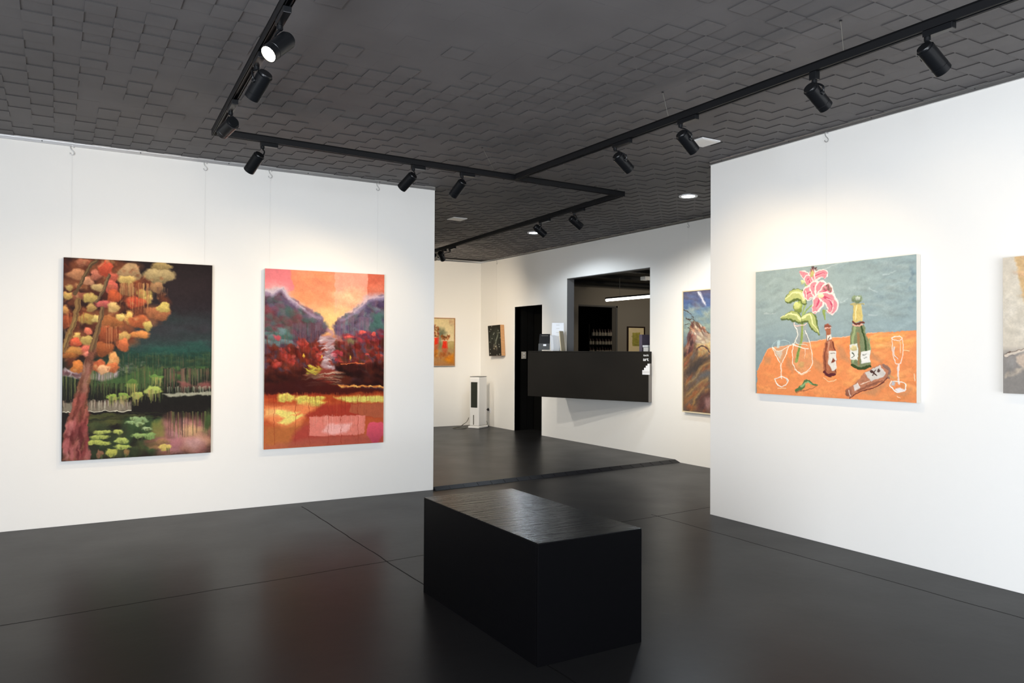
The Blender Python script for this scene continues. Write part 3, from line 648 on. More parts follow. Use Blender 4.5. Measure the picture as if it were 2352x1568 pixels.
p.line([(152, 292), (205, 300), (245, 275), (285, 282), (325, 335), (380, 378), (440, 412), (495, 452), (550, 475)], 26, 'a894ac', 12, 9, .75); p.line([(155, 278), (205, 288), (245, 262), (285, 268), (325, 322), (380, 366), (440, 402)], 16, 'd8c4cc', 8, 6, .8)
p.line([(1008, 332), (940, 338), (895, 352), (850, 398), (780, 448), (700, 488)], 24, 'a090b0', 10, 9, .7); p.line([(1008, 318), (940, 324), (893, 336), (850, 382), (790, 430)], 14, 'd8c0cc', 7, 6, .8)
# the stream
p.line([(600, 555), (640, 590), (560, 610)], 22, 'b48890', 12, 6, .8); p.line([(560, 620), (640, 630), (600, 665), (640, 690), (600, 730), (590, 780), (575, 810), (640, 825)], 34, 'b0989c', 30, 6, .85)
p.dabs([(545, 600), (650, 600), (640, 760), (580, 830), (650, 840), (560, 760)], 46, 20, 6, ['d8c8c8', '9c7c84', 'c8b0b0', '7c5c60'], (-.3, .3), .8, 3)
p.dabs([(480, 870), (690, 860), (690, 950), (480, 960)], 44, 40, 5, ['8c7460', 'c8b8a0', '5c3424', 'b06c50', '44201a', '6c5c40'], (-.1, .1), .85, 3)
p.dabs([(450, 820), (550, 820), (540, 880), (460, 880)], 22, 18, 7, ['b8a83c', 'd0c044', '8c7c30'], (-.6, .6), .85, 3)
for x, y in ((432, 742), (560, 752), (768, 758)): p.blob(x, y, 7, 13, 'd8a83c', 0, 3)
p.poly([(670, 950), (1010, 962), (1010, 974), (800, 970), (680, 962)], 'd07c38', 4, .95); p.dabs([(680, 955), (1010, 965), (1010, 972), (700, 966)], 26, 10, 4, ['e8b060', 'f0c068'], (0, .2), .8, 2)
p.poly([(150, 960), (480, 900), (700, 970), (1010, 980), (1010, 1010), (640, 1030), (300, 1010), (150, 1020)], '3a100c', 10, .85)
# reflections
p.dabs([(150, 1020), (1010, 1010), (1010, 1110), (150, 1110)], 60, 60, 12, ['a03a1c', 'b8501f', '8c2c1c', 'c46034'], (-.1, .1), .6, 6)
for x, y, rx, ry in ((300, 1045, 60, 34), (440, 1060, 76, 30), (500, 1085, 84, 26), (540, 1048, 40, 14)): p.blob(x, y, rx, ry, 'd4c65c', 0, 5, .95, .14)
p.poly([(640, 1045), (800, 1030), (1010, 1030), (1010, 1078), (760, 1076)], 'd8d068', 8, .95, .12)
p.poly([(150, 1100), (470, 1085), (520, 1120), (440, 1180), (400, 1250), (300, 1280), (150, 1200)], 'ec8a52', 14, .9); p.poly([(150, 1130), (250, 1120), (380, 1150), (300, 1180), (150, 1180)], 'f0b870', 12, .8)
p.poly([(230, 1130), (400, 1150), (330, 1175), (440, 1165), (320, 1240), (240, 1225), (300, 1190), (230, 1165)], 'ead874', 6, .95, .1)
p.poly([(560, 1090), (1010, 1085), (1010, 1180), (460, 1190), (430, 1170), (520, 1130)], '9c3226', 12, .85); p.poly([(770, 1088), (1010, 1083), (1010, 1190), (870, 1180), (760, 1150)], 'a8593c', 3, .9)
p.poly([(360, 1240), (480, 1225), (480, 1390), (150, 1410), (150, 1260)], 'b26836', 20, .85); p.poly([(440, 1225), (600, 1230), (900, 1330), (1010, 1330), (1010, 1380), (330, 1395), (350, 1320)], 'a63c36', 18, .85)
p.poly([(470, 1182), (872, 1172), (868, 1305), (560, 1322), (470, 1320)], 'dd7f70', 3, .95, .06); p.poly([(600, 1235), (780, 1228), (740, 1290), (640, 1312), (560, 1290)], 'eeb0a8', 8, .9)
p.drips(480, 870, 1180, 1290, 44, ['c4705c', 'b45c4a', 'e8a898'], 6, .4); p.poly([(560, 1325), (900, 1308), (1010, 1370), (150, 1420), (150, 1390)], 'ac5c48', 12, .6)
p.blob(950, 1288, 72, 80, 'cc4c66', 0, 4, .85, .05); p.drips(150, 1000, 1010, 1180, 60, ['8c3020', '6c2014', 'c87040'], 4, .5, 5)
for x in (218, 372, 470, 606, 700, 820): p.line([(x, 1030), (x+2, 1380)], 4, '8c2c1c', 3, a=.6, smooth=False)
hang('painting', c2, .037, (0, -1, 0), 'tall canvas of a stream between mountains under a pink and orange sky', m_canvas, p)
# ---------------------------------------------------------------- painting 3: still life, bottles and lilies on an orange table
xc = XR-.045
c3 = [(xc, 3.796, 1.812), (xc, 2.611, 1.815), (xc, 2.611, .955), (xc, 3.796, .952)]
p = Painter(c3, 520, 378, (1680, 540), 3.734, 33, 1.3)
p.fill([(150, '91a2a2'), (500, '9aabaa'), (800, '92a5a8'), (900, '8a9da2'), (1434, '84989e')], .035)
p.dabs([(200, 320), (1580, 160), (1590, 800), (200, 1000)], 150, 60, 20, ['95a6a6', '9fb0ae', '8a9c9c', '9bacab', '8a9da2'], (-.5, .3), .45, 10, .1)
p.dabs([(1000, 250), (1580, 200), (1580, 700), (1100, 700)], 50, 50, 12, ['a0aca8', '8a9896', '84989e'], (-.2, .3), .4, 8, .1)
for a, b in (((280, 672), (380, 668)), ((1180, 680), (1250, 685)), ((1300, 340), (1400, 310)), ((930, 580), (1000, 545)), ((1180, 450), (1250, 490))): p.line([a, ((a[0]+b[0])/2, (a[1]+b[1])/2+6), b], 10, 'bccaca', 3, 4, .7, h=.4)
p.dabs([(1530, 200), (1585, 200), (1585, 700), (1530, 700)], 14, 14, 16, ['7e959c', '7a9098'], (0, 2), .5, 5)
tab = [(310, 975), (560, 935), (900, 880), (1250, 830), (1595, 818), (1605, 1440), (215, 1365), (222, 1175)]
p.poly(tab, 'e48f5a', 2, 1, .04, .5)
p.dabs([(330, 985), (900, 900), (1590, 840), (1595, 1425), (225, 1350)], 160, 50, 16, ['e8965e', 'e0854e', 'eca060', 'e88c58', 'f0a868'], (-.6, .4), .5, 8, .3)
p.dabs([(1200, 850), (1590, 830), (1590, 1000), (1200, 950)], 26, 50, 12, ['f0a860', 'eca052', 'f0b070'], (-.3, .2), .6, 6, .3)
p.line([(320, 972), (560, 932), (900, 878), (1250, 832)], 6, 'f4b48c', 5, h=.6); p.line([(312, 975), (262, 1075), (224, 1170)], 8, 'f2a878', 6, h=.6)
sh = 'c08a62'
for q_ in ([(900, 930), (960, 960), (1030, 1100), (930, 1060)], [(1200, 990), (1300, 1070), (1290, 1100), (1210, 1060)], [(690, 1040), (780, 1100), (790, 1180), (700, 1120)], [(1120, 1360), (1330, 1250), (1370, 1230), (1240, 1370)], [(280, 1040), (340, 1050), (330, 1100), (290, 1100)], [(1480, 1340), (1550, 1310), (1500, 1370), (1400, 1370)], [(480, 1030), (540, 1120), (530, 1190), (470, 1110)]):
    p.poly(q_, sh, 10, .75)
p.line([(780, 300), (880, 252), (1000, 232)], 9, 'b6c4c4', 3, 3, .7, h=.4)
WH = 'f0e8dc'
# vase
p.poly([(545, 760), (640, 755), (650, 850), (690, 960), (692, 1100), (650, 1170), (590, 1190), (540, 1150), (525, 1050), (530, 930), (560, 850)], 'b5a08c', 10, .25)
p.line([(610, 750), (604, 880), (585, 960), (560, 1080)], 20, '8ea05c', 26, h=.5); p.line([(585, 960), (565, 1060)], 12, '6c8444', 8, h=.5)
p.line([(538, 745), (545, 770), (590, 775), (645, 758)], 8, 'f0c8c0', 7, h=.9); p.line([(545, 770), (568, 850), (535, 940), (524, 1040), (545, 1140), (590, 1185), (650, 1165), (690, 1110), (692, 1000), (665, 900), (635, 820)], 7, WH, 6, h=.9)
p.line([(530, 930), (580, 960), (655, 968)], 11, WH, 7, h=.9); p.line([(545, 900), (570, 930), (650, 940)], 7, 'cfd2c4', 4, h=.7); p.line([(632, 960), (630, 1060)], 6, 'e8c8b0', 4, h=.7)
p.line([(540, 1150), (600, 1195), (680, 1160)], 6, 'f4d8b8', 5, h=.8); p.blob(600, 1110, 26, 22, 'c0a068', 0, 6, .7)
# stem and leaves
p.line([(640, 420), (640, 520), (625, 620), (605, 745)], 20, '9aae72', 20, h=.6); p.line([(700, 590), (650, 640), (620, 690)], 12, '90a860', 10, h=.6)
def leaf(pts, c, w, dark='5c6c3c'):
    n = len(pts)
    for q, (x, y) in enumerate([v[:2] for v in curve([(a_, b_, 0) for a_, b_ in pts], 9)]):
        t_ = q/(9*(n-1)); r_ = w*.5*math.sin(math.pi*min(1, .12+t_*.86))+3
        p.blob(x+2, y+4, r_*1.08, r_*1.08, dark, 0, 3, 1, .05, .6, shade=0)
    for q, (x, y) in enumerate([v[:2] for v in curve([(a_, b_, 0) for a_, b_ in pts], 9)]):
        t_ = q/(9*(n-1)); r_ = w*.5*math.sin(math.pi*min(1, .12+t_*.86))+2
        p.blob(x-1, y-3, r_*.84, r_*.84, c, 0, 3, 1, .05, .9, shade=0); p.line([(x-3, y-w*.25) for x, y in pts], w*.25, 'e0e0a4', 3, h=1)
leaf([(625, 575), (600, 520), (545, 505), (490, 545), (462, 566)], 'b6bd7a', 78); leaf([(600, 738), (560, 700), (500, 690), (425, 722)], 'a8b270', 62)
leaf([(615, 725), (680, 700), (702, 770), (752, 845)], 'acb672', 66); p.blob(572, 618, 44, 44, '8c9c50', 0, 3, 1, .1, .7); p.blob(565, 605, 34, 30, 'c8ce84', 0, 4, 1, .1, .8)
p.line([(795, 650), (805, 720)], 26, '8ca05c', 12, h=.6); p.blob(612, 405, 24, 15, 'c8d098', .3, 3, 1, .1, .7)
# lilies
def petal(pts, w):
    C_ = [v[:2] for v in curve([(a_, b_, 0) for a_, b_ in pts], 8)]; n = len(C_)-1
    for f_, c_, h_ in ((1.25, 'ecdcd4', .7), (.92, 'd68a94', .9)):
        for q, (x, y) in enumerate(C_):
            r_ = w*.62*math.sin(math.pi*min(1, .22+.72*q/n))*f_+2; p.blob(x, y, r_, r_, c_, 0, 3, 1, .06, h_, shade=0)
    p.line([v for v in C_[2:int(n*.75)]], w*.38, 'c4506c', w*.12, h=1); p.line([(x+w*.2, y+w*.12) for x, y in C_[3:int(n*.85)]], w*.16, 'e6aab0', w*.08, h=1)
for q_ in ([(690, 400), (640, 350), (590, 315)], [(690, 400), (720, 350), (800, 330), (800, 365)], [(685, 400), (690, 340), (700, 290)], [(680, 410), (660, 370), (650, 420)]): petal(q_, 40)
p.blob(695, 330, 18, 26, 'b8b070', 0, 3, 1, .1, .8); p.dabs([(680, 275), (735, 275), (735, 305), (680, 305)], 12, 10, 6, ['6a4a48', '4c3434', '8c6c64'], (0, 3), .9, 2, .9)
for q_ in ([(770, 520), (700, 480), (650, 500), (660, 545)], [(765, 520), (720, 450), (690, 430)], [(770, 515), (770, 450), (768, 415)], [(775, 515), (820, 470), (855, 480)], [(770, 530), (740, 590), (715, 660)], [(785, 530), (845, 555), (868, 630), (830, 655)]): petal(q_, 62)
p.line([(640, 480), (650, 560), (700, 545), (760, 520)], 6, WH, 4, h=1); p.line([(700, 660), (760, 650), (790, 560)], 5, WH, 4, h=1); p.line([(815, 640), (850, 668), (875, 620), (872, 560)], 6, WH, 4, h=1)
p.blob(770, 520, 26, 20, 'e6dcb0', 0, 3, 1, .1, 1); p.dabs([(790, 430), (860, 430), (860, 480), (790, 480)], 16, 12, 7, ['5c3c3c', '7c5450', 'a07c70'], (0, 3), .9, 2, 1)
# champagne bottle
p.poly([(1038, 775), (1135, 765), (1160, 850), (1192, 960), (1195, 1110), (1150, 1140), (1060, 1140), (1032, 1090), (1020, 960), (1022, 850)], '7a8462', 3, 1, .1, .6)
p.line([(1060, 790), (1045, 900), (1050, 1080)], 20, '98a878', 14, h=.8); p.line([(1110, 780), (1150, 900), (1160, 1000)], 16, '3c5030', 14, h=.8); p.line([(1085, 850), (1100, 1000), (1095, 1110)], 22, 'a8744c', 14, 4, .7, h=.7)
p.line([(1180, 880), (1188, 1000), (1186, 1100)], 8, '8ca878', 6, h=.9); p.line([(1040, 1110), (1100, 1140), (1190, 1125)], 24, '3c4c2c', 18, h=.7)
p.poly([(1048, 590), (1118, 590), (1125, 740), (1040, 745)], 'cdb973', 3, 1, .08, .7); p.line([(1075, 600), (1070, 720)], 10, 'e4d8a0', 8, h=.9)
p.line([(1030, 590), (1140, 588)], 12, 'b4a874', 8, h=.9); p.blob(1080, 550, 42, 28, '7c8c6c', 0, 3, 1, .15, .8); p.blob(1085, 545, 20, 14, 'b8c0b0', 0, 3, 1, .1, .9)
p.line([(1040, 738), (1085, 760), (1135, 745)], 16, '6c3c34', 14, h=.8); p.line([(1040, 765), (1085, 778), (1120, 768)], 12, 'e0a894', 10, h=.9)
p.poly([(1015, 935), (1080, 925), (1090, 1075), (1020, 1060)], 'dcdcd4', 2, 1, .05, 1); p.poly([(1112, 1005), (1192, 985), (1196, 1090), (1116, 1098)], 'e0e0da', 2, 1, .05, 1)
p.blob(1050, 965, 24, 22, 'cfc08c', 0, 3, 1, .1, 1); p.line([(1035, 1010), (1055, 1030), (1040, 1050)], 7, '50584c', 5, h=1); p.line([(1130, 1030), (1165, 1022)], 5, '787c74', 4, h=1); p.line([(1135, 1050), (1165, 1046)], 5, '787c74', 4, h=1)
# standing brown bottle
p.poly([(808, 800), (850, 795), (860, 890), (890, 960), (905, 1060), (902, 1180), (860, 1215), (800, 1205), (785, 1120), (788, 980), (815, 900)], 'a8684c', 3, 1, .12, .6)
p.line([(818, 930), (805, 1020), (810, 1180)], 12, '7c4434', 10, h=.8); p.line([(870, 920), (893, 1020), (895, 1170)], 8, '6c3428', 8, h=.8); p.line([(835, 920), (832, 1100)], 14, 'c48c70', 10, h=.8)
p.blob(826, 782, 26, 18, '8c5040', 0, 3, 1, .1, .8); p.line([(808, 800), (850, 795)], 10, 'e0b0a0', 8, h=.9); p.poly([(820, 852), (858, 852), (860, 892), (822, 902)], 'dcd8cc', 2, 1, .05, 1); p.line([(845, 870), (832, 895)], 6, '5c3428', 4, h=1)
p.poly([(842, 995), (895, 990), (905, 1140), (865, 1165), (835, 1110), (832, 1050)], 'dad6cc', 2, 1, .05, 1); p.poly([(868, 1050), (898, 1080), (860, 1098)], '7c4434', 2, 1, .1, 1); p.line([(855, 1015), (885, 1012)], 5, '6c5c54', 4, h=1)
p.line([(800, 1170), (830, 1200), (890, 1190)], 22, '5c2c30', 16, h=.8); p.line([(790, 1225), (840, 1255), (900, 1235)], 6, 'f4cca0', 5, h=.8)
# lying bottle
p.poly([(985, 1330), (1075, 1260), (1140, 1180), (1270, 1105), (1340, 1115), (1365, 1190), (1310, 1250), (1180, 1310), (1090, 1340), (1010, 1385), (975, 1370)], 'b4785c', 3, 1, .12, .6)
p.line([(1360, 1200), (1260, 1290), (1110, 1340), (1010, 1390)], 9, '6c3c34', 8, h=.8); p.line([(1090, 1330), (1200, 1280), (1290, 1250)], 14, '7c4c3c', 10, 4, .8, h=.8); p.line([(1310, 1115), (1355, 1160), (1350, 1220)], 22, '8c6c60', 18, h=.8)
p.poly([(1140, 1185), (1275, 1112), (1320, 1180), (1300, 1215), (1200, 1252)], 'cfc8c0', 2, 1, .06, 1); p.line([(1195, 1165), (1225, 1180), (1250, 1205)], 12, '4c3430', 8, h=1); p.line([(1215, 1200), (1235, 1160)], 8, '4c3430', 8, h=1); p.blob(1268, 1160, 12, 14, '5c4440', 0, 2, 1, .1, 1)
p.poly([(1045, 1290), (1085, 1268), (1105, 1305), (1065, 1330)], 'dcd0c8', 2, 1, .06, 1); p.blob(1005, 1345, 26, 30, '94604c', .5, 3, 1, .1, .8); p.line([(1110, 1280), (1190, 1245)], 7, 'ecd0b8', 4, h=1); p.line([(1010, 1330), (1020, 1370)], 8, 'e0c4b0', 5, h=1)
# glasses
p.poly([(350, 970), (500, 945), (435, 1090), (418, 1090)], 'aeb4a8', 10, .35); p.line([(345, 965), (362, 925), (420, 900), (475, 905), (505, 935)], 5, 'a8c0c4', 4, h=.8); p.line([(348, 965), (400, 992), (460, 975), (515, 940)], 8, WH, 6, h=1)
p.line([(352, 975), (415, 1085)], 7, WH, 7, h=1, smooth=False); p.line([(500, 950), (440, 1088)], 6, WH, 6, h=1, smooth=False); p.poly([(390, 905), (420, 900), (410, 965), (392, 965)], 'b8d0d4', 3, .9); p.poly([(370, 990), (440, 990), (425, 1060), (410, 1050)], 'cfc8ba', 5, .8)
p.line([(427, 1095), (432, 1230)], 12, 'e8cdb8', 10, h=.9, smooth=False); p.line([(375, 1235), (390, 1275), (435, 1298), (480, 1270), (490, 1235), (430, 1215), (380, 1230)], 9, WH, 9, h=1); p.line([(395, 1310), (470, 1315)], 6, 'f4d0a8', 5, h=.7); p.line([(470, 1225), (485, 1255)], 10, 'b8c4c8', 8, h=.8)
p.line([(1380, 885), (1385, 1020), (1400, 1080), (1425, 1105), (1460, 1080), (1475, 1010), (1465, 880)], 7, 'efd6c6', 6, h=1); p.line([(1375, 885), (1415, 865), (1465, 880), (1420, 905), (1380, 890)], 6, WH, 5, h=1); p.line([(1395, 960), (1400, 1030), (1430, 1065)], 10, 'd8d0cc', 6, h=.9); p.line([(1440, 900), (1450, 1010)], 7, 'f4b890', 5, h=.9)
p.line([(1430, 1110), (1438, 1270)], 13, 'e4d0c4', 11, h=.9, smooth=False); p.line([(1372, 1250), (1365, 1290), (1420, 1345), (1480, 1330), (1500, 1280), (1440, 1250), (1385, 1255)], 9, WH, 8, h=1); p.poly([(1400, 1325), (1450, 1300), (1485, 1325), (1440, 1350)], 'e4e0e0', 3, 1, .05, 1); p.poly([(1385, 1250), (1410, 1265), (1400, 1300), (1372, 1285)], 'b4c0cc', 4, .9)
# fallen leaf and loose marks
p.line([(560, 1330), (610, 1300), (640, 1250), (700, 1275), (740, 1285)], 34, '56744a', 12, h=.8); p.line([(600, 1300), (645, 1262), (690, 1275)], 14, '8cb07c', 8, h=1); p.line([(560, 1345), (660, 1320), (735, 1295)], 10, 'a86a48', 5, h=.6)
p.line([(1480, 985), (1530, 990)], 6, 'f4d8a8', 4, h=1); p.line([(1575, 1185), (1575, 1250)], 7, 'f4c8a0', 6, h=1); p.line([(1430, 1385), (1455, 1400)], 6, 'f4d8b8', 4, h=1); p.line([(1360, 1200), (1400, 1225)], 20, 'c89c68', 12, 4, .8)
hang('painting', c3, .043, (-1, 0, 0), 'still life canvas of lilies, bottles and glasses on an orange table', m_canvas, p, relief=.0035)

# ---------------------------------------------------------------- painting 4: pale canvas at the right edge of the picture
xc = XR-.05
c4 = [(xc, 2.138, 1.745), (xc, 1.47, 1.750), (xc, 1.47, 1.040), (xc, 2.138, 1.036)]
p = Painter(c4, 300, 320, (2280, 570), 4.48, 44, 1.5)
p.fill([(80, 'c9bfae'), (500, 'cfc6b4'), (1000, 'cbc1b0'), (1040, 'b8aea0'), (1100, '8c8680'), (1480, '85807a')], .04)
p.dabs([(100, 100), (700, 100), (700, 1000), (100, 1000)], 60, 70, 40, ['cfc6b6', 'c6bcaa', 'd4ccbe'], (0, 3), .5, 16, .2)
p.poly([(225, 60), (900, 0), (900, 900), (420, 760), (318, 540)], 'c9a97c', 6, 1, .08); p.dabs([(260, 80), (600, 60), (600, 700), (330, 520)], 40, 60, 12, ['c4a074', 'd0ac88', 'b89468', 'caa080'], (-.2, .4), .6, 8, .3)
p.line([(130, 1110), (200, 1090), (340, 1045)], 36, 'cdbfae', 26, h=.8); p.line([(130, 1092), (220, 1065), (340, 1035)], 7, '5c4a40', 5, h=1); p.line([(140, 1125), (220, 1100)], 5, '74645c', 3, h=1)
p.poly([(250, 1110), (340, 1080), (340, 1260), (290, 1210), (255, 1170)], 'c0ae9c', 5, 1, .08); p.poly([(130, 1290), (230, 1240), (330, 1235), (300, 1280), (210, 1320), (130, 1335)], 'b3a696', 5, 1, .08)
p.dabs([(140, 1140), (240, 1130), (240, 1260), (140, 1270)], 14, 16, 40, ['84807c', '94908a', '7c7874'], (0, .3), .5, 8); p.poly([(400, 1050), (900, 1000), (900, 1500), (420, 1500)], '9c9488', 20, .8)
hang('painting', c4, .047, (-1, 0, 0), 'beige and grey painting on right wall, partly outside the picture', m_canvas, p, relief=.003)

# ---------------------------------------------------------------- painting 5: red vases, far wall
yc5 = YF-.03
R5a, R5b = ony(1043.4, 732.5, yc5), ony(1042.5, 837.5, yc5)
x5 = (R5a[0]+R5b[0])/2; c5 = [(x5-.62, yc5, R5a[2]), (x5, yc5, R5a[2]), (x5, yc5, R5b[2]), (x5-.62, yc5, R5b[2])]
p = Painter(c5, 150, 180, (990, 720), 12.06, 55, 1.2)
p.fill([(130, 'd4bd8c'), (400, 'd8c494'), (760, 'd6c298'), (775, 'b4a06c'), (950, 'a8935c'), (980, 'a58a5c'), (1150, 'aa8658'), (1390, 'a87444')], .06)
p.dabs([(480, 180), (630, 170), (630, 350), (560, 340)], 12, 30, 30, ['c0a080', 'cc9c6c', 'b89474'], (0, 2), .5, 8); p.poly([(-500, 760), (460, 770), (460, 790), (-500, 790)], 'c8b488', 6, .8)
p.poly([(215, 470), (330, 490), (410, 540), (330, 620), (290, 760), (300, 950), (215, 960)], '5c6450', 18, .75); p.dabs([(200, 400), (400, 450), (400, 600), (210, 700)], 20, 40, 30, ['5c6048', '6c6c50', '4a5444'], (0, 2), .5, 10)
def bouquet(cx_, cy_, rx_, ry_):
    p.dabs([(cx_-rx_, cy_-ry_), (cx_+rx_, cy_-ry_), (cx_+rx_, cy_+ry_), (cx_-rx_, cy_+ry_)], 40, 26, 20, ['7c3c1c', '9c5428', '5c3018', 'b07848', 'c08858', '6c4c20', '8c2c18'], (0, 3), .9, 4)
bouquet(400, 660, 120, 55); bouquet(130, 490, 75, 150)
p.poly([(325, 760), (440, 750), (462, 965), (308, 968)], 'd6321c', 5, 1, .08); p.line([(425, 765), (440, 950)], 22, 'd4603c', 24); p.poly([(78, 670), (215, 665), (212, 850), (95, 860)], 'd8341e', 5, 1, .08); p.line([(195, 690), (198, 840)], 26, 'b4584c', 26)
p.poly([(300, 970), (465, 965), (430, 1110), (360, 1110)], 'b45838', 10, .85); p.poly([(90, 870), (215, 870), (170, 1060), (90, 1060)], 'b44c34', 14, .85); p.dabs([(260, 1080), (520, 1080), (560, 1260), (240, 1240)], 34, 34, 24, ['a8602c', '9c5424', 'b87034', '8c4c24'], (0, 3), .7, 8)
p.dabs([(80, 990), (200, 990), (170, 1220), (80, 1220)], 16, 26, 34, ['8c4c20', 'b86c24', 'c0802c'], (0, 3), .7, 8); p.poly([(330, 1280), (450, 1200), (630, 1100), (632, 1380), (560, 1380)], 'c0731c', 14, .9, .12); p.blob(480, 1310, 70, 50, 'cc8424', 0, 10, .8)
for k in range(3): p.poly([(-130-k*150, 700), (-50-k*150, 700), (-45-k*150, 900), (-140-k*150, 900)], 'cc3420', 6); bouquet(-90-k*150, 600, 70, 90)
hang('painting', c5, .027, (0, -1, 0), 'painting of flowers in red vases, hung on the far wall', m_canvas, p, frame=(m_wood, .012, .006))

# ---------------------------------------------------------------- painting 6: small dark panel hung askew, deep wooden sides
x6 = XB-.075
A_, B_, C_, D_ = [onx(*t, x6) for t in ((1120, 748), (1148.6, 746), (1152, 816.8), (1123.9, 816.8))]
cc_ = (A_+B_+C_+D_)/4; w6 = (np.linalg.norm(A_-B_)+np.linalg.norm(C_-D_))/4; h6 = (np.linalg.norm(A_-D_)+np.linalg.norm(B_-C_))/4; th = math.radians(4.2)
ey = np.array([0, -math.cos(th), -math.sin(th)*-.35]); ez = np.array([0, math.sin(th)*1.3, math.cos(th)])
c6 = [cc_-ey*w6+ez*h6, cc_+ey*w6+ez*h6, cc_+ey*w6-ez*h6, cc_-ey*w6-ez*h6]
p = Painter(c6, 110, 150, (1100, 730), 13.07, 66, 1.2)
p.fill([(200, '201a12'), (600, '23261f'), (1140, '231d18')], .2)
p.dabs([(340, 280), (600, 280), (600, 700), (360, 780)], 30, 40, 50, ['2c3028', '34382e', '262b24'], (0, 3), .5, 10)
p.line([(560, 450), (545, 600), (510, 720), (520, 830)], 36, '6c7060', 24, 8, .7); p.line([(555, 540), (520, 660), (500, 780)], 16, '9ca090', 20, 5, .7); p.line([(455, 620), (470, 780)], 20, '4c5044', 14, 8, .7)
p.dabs([(450, 790), (550, 800), (550, 940), (430, 930)], 26, 14, 9, ['b4b09c', '8c8470', 'ccc8b4', '6c6450'], (0, 3), .85, 3)
p.line([(350, 560), (365, 760)], 30, '4c5048', 16, 8, .6)
for x, y in ((355, 345), (322, 412), (570, 378), (602, 436), (435, 488), (455, 452), (395, 625), (328, 735), (600, 795), (612, 855), (345, 945), (340, 1072), (625, 1085), (640, 600), (540, 1110), (380, 250)): p.blob(x, y, 13, 16, 'a4a89c', 0, 4, .9)
hang('painting', c6, .072, (-1, 0, 0), 'small near-black painting hung askew left of the black doorway', m_wood, p)

# ---------------------------------------------------------------- painting 7: towering rock, half hidden by the right wall
x7 = XB-.035
L7a, L7b = onx(1567.5, 671.5, x7), onx(1572, 942.5, x7)
y7 = (L7a[1]+L7b[1])/2; c7 = [(x7, y7, L7a[2]), (x7, y7-.66, L7a[2]), (x7, y7-.66, L7b[2]), (x7, y7, L7b[2])]
p = Painter(c7, 200, 420, (1550, 650), 5.06, 77, 1.8)
p.fill([(100, '585470'), (200, '4c6090'), (330, '5c7c9c'), (480, '84988c'), (620, '74868a'), (760, '566474'), (1500, '4c4038')], .1)
p.dabs([(90, 120), (500, 100), (600, 330), (90, 280)], 46, 46, 20, ['47609c', '4a68a4', '5c5874', '6a6678', '3e5690'], (0, 1), .6, 10)
p.dabs([(90, 270), (500, 280), (600, 600), (90, 620)], 70, 46, 18, ['8a9c8c', '6c8890', 'a0a890', '5c7c94', '748c94'], (-.2, .8), .55, 9)
p.poly([(255, 110), (295, 100), (355, 225), (360, 262), (325, 230)], 'b4b4c4', 5, .9); p.line([(275, 110), (345, 240)], 8, 'd8d8e0', 4)
rock = [(215, 440), (265, 455), (345, 520), (415, 590), (640, 800), (640, 1540), (95, 1500), (100, 760), (150, 680), (170, 600), (180, 500)]
p.poly(rock, '6c5240', 6, 1, .15)
for q_, w_ in (([(92, 298), (160, 340), (215, 410)], 10), ([(130, 415), (190, 420), (240, 440)], 8), ([(115, 478), (160, 472), (195, 500)], 7), ([(130, 395), (180, 440)], 6), ([(150, 520), (185, 540)], 6), ([(205, 370), (220, 430)], 6)): p.line(q_, w_, '4a4038', 4)
p.dabs([(190, 450), (350, 520), (420, 620), (300, 700), (180, 640)], 90, 22, 11, ['d8c4a4', 'c88c6c', 'e0d0b8', '7c4438', 'b86844', '5c3c3c', 'a0785c'], (.3, 1.2), .85, 3)
p.dabs([(250, 560), (420, 600), (420, 760), (260, 720)], 60, 34, 16, ['b8a888', 'c8b490', '9c8c84', 'd4c4a0', '8c6c5c'], (.2, 1), .8, 5); p.dabs([(150, 600), (240, 600), (200, 800), (110, 860)], 50, 12, 36, ['5c3438', '7c4c44', '3c2a30', 'a07060', '8c4438'], (.2, .6), .8, 4)
p.dabs([(260, 740), (420, 700), (420, 860), (250, 870)], 34, 30, 20, ['c8b478', 'b89c60', 'c87c48', 'a08c5c'], (0, 1), .8, 5); p.line([(260, 770), (330, 735), (390, 790), (420, 810)], 16, '5c443c', 12)
p.dabs([(110, 820), (640, 800), (640, 1500), (110, 1480)], 170, 46, 16, ['8c5c34', 'a06c38', '6c4a30', '4c4444', 'b07c40', '3c3434', '5c5c5c', '9c5030'], (-1.1, -.5), .75, 6)
p.poly([(180, 900), (290, 860), (400, 850), (420, 870), (300, 990), (150, 1090), (120, 1060)], '3f3836', 20, .8); p.poly([(300, 1050), (420, 1000), (420, 1080), (260, 1130)], '555a60', 18, .8)
for q_ in ([(420, 920), (300, 980), (220, 1120), (120, 1180)], [(360, 1120), (240, 1200), (150, 1280)], [(330, 1220), (240, 1330), (215, 1400)], [(200, 1240), (120, 1310)]): p.line(q_, 34, '94703f', 16, 12, .6); p.line([(a+8, b-6) for a, b in q_], 10, 'b48c58', 6, 6, .4)
p.poly([(270, 1350), (340, 1260), (420, 1230), (420, 1490), (260, 1480)], '4c3034', 22, .75); p.blob(385, 1400, 40, 70, '9c706c', 0, 14, .8); p.blob(170, 1440, 50, 26, '94502c', 0, 10, .8)
g_ = p.img.mean(2, keepdims=True); p.img = (p.img*.80+g_*.20)*1.04
hang('painting', c7, .032, (-1, 0, 0), 'tall painting of a twisted rock under blue sky, half hidden behind the right wall', m_canvas, p, frame=(m_beige, .012, .004))

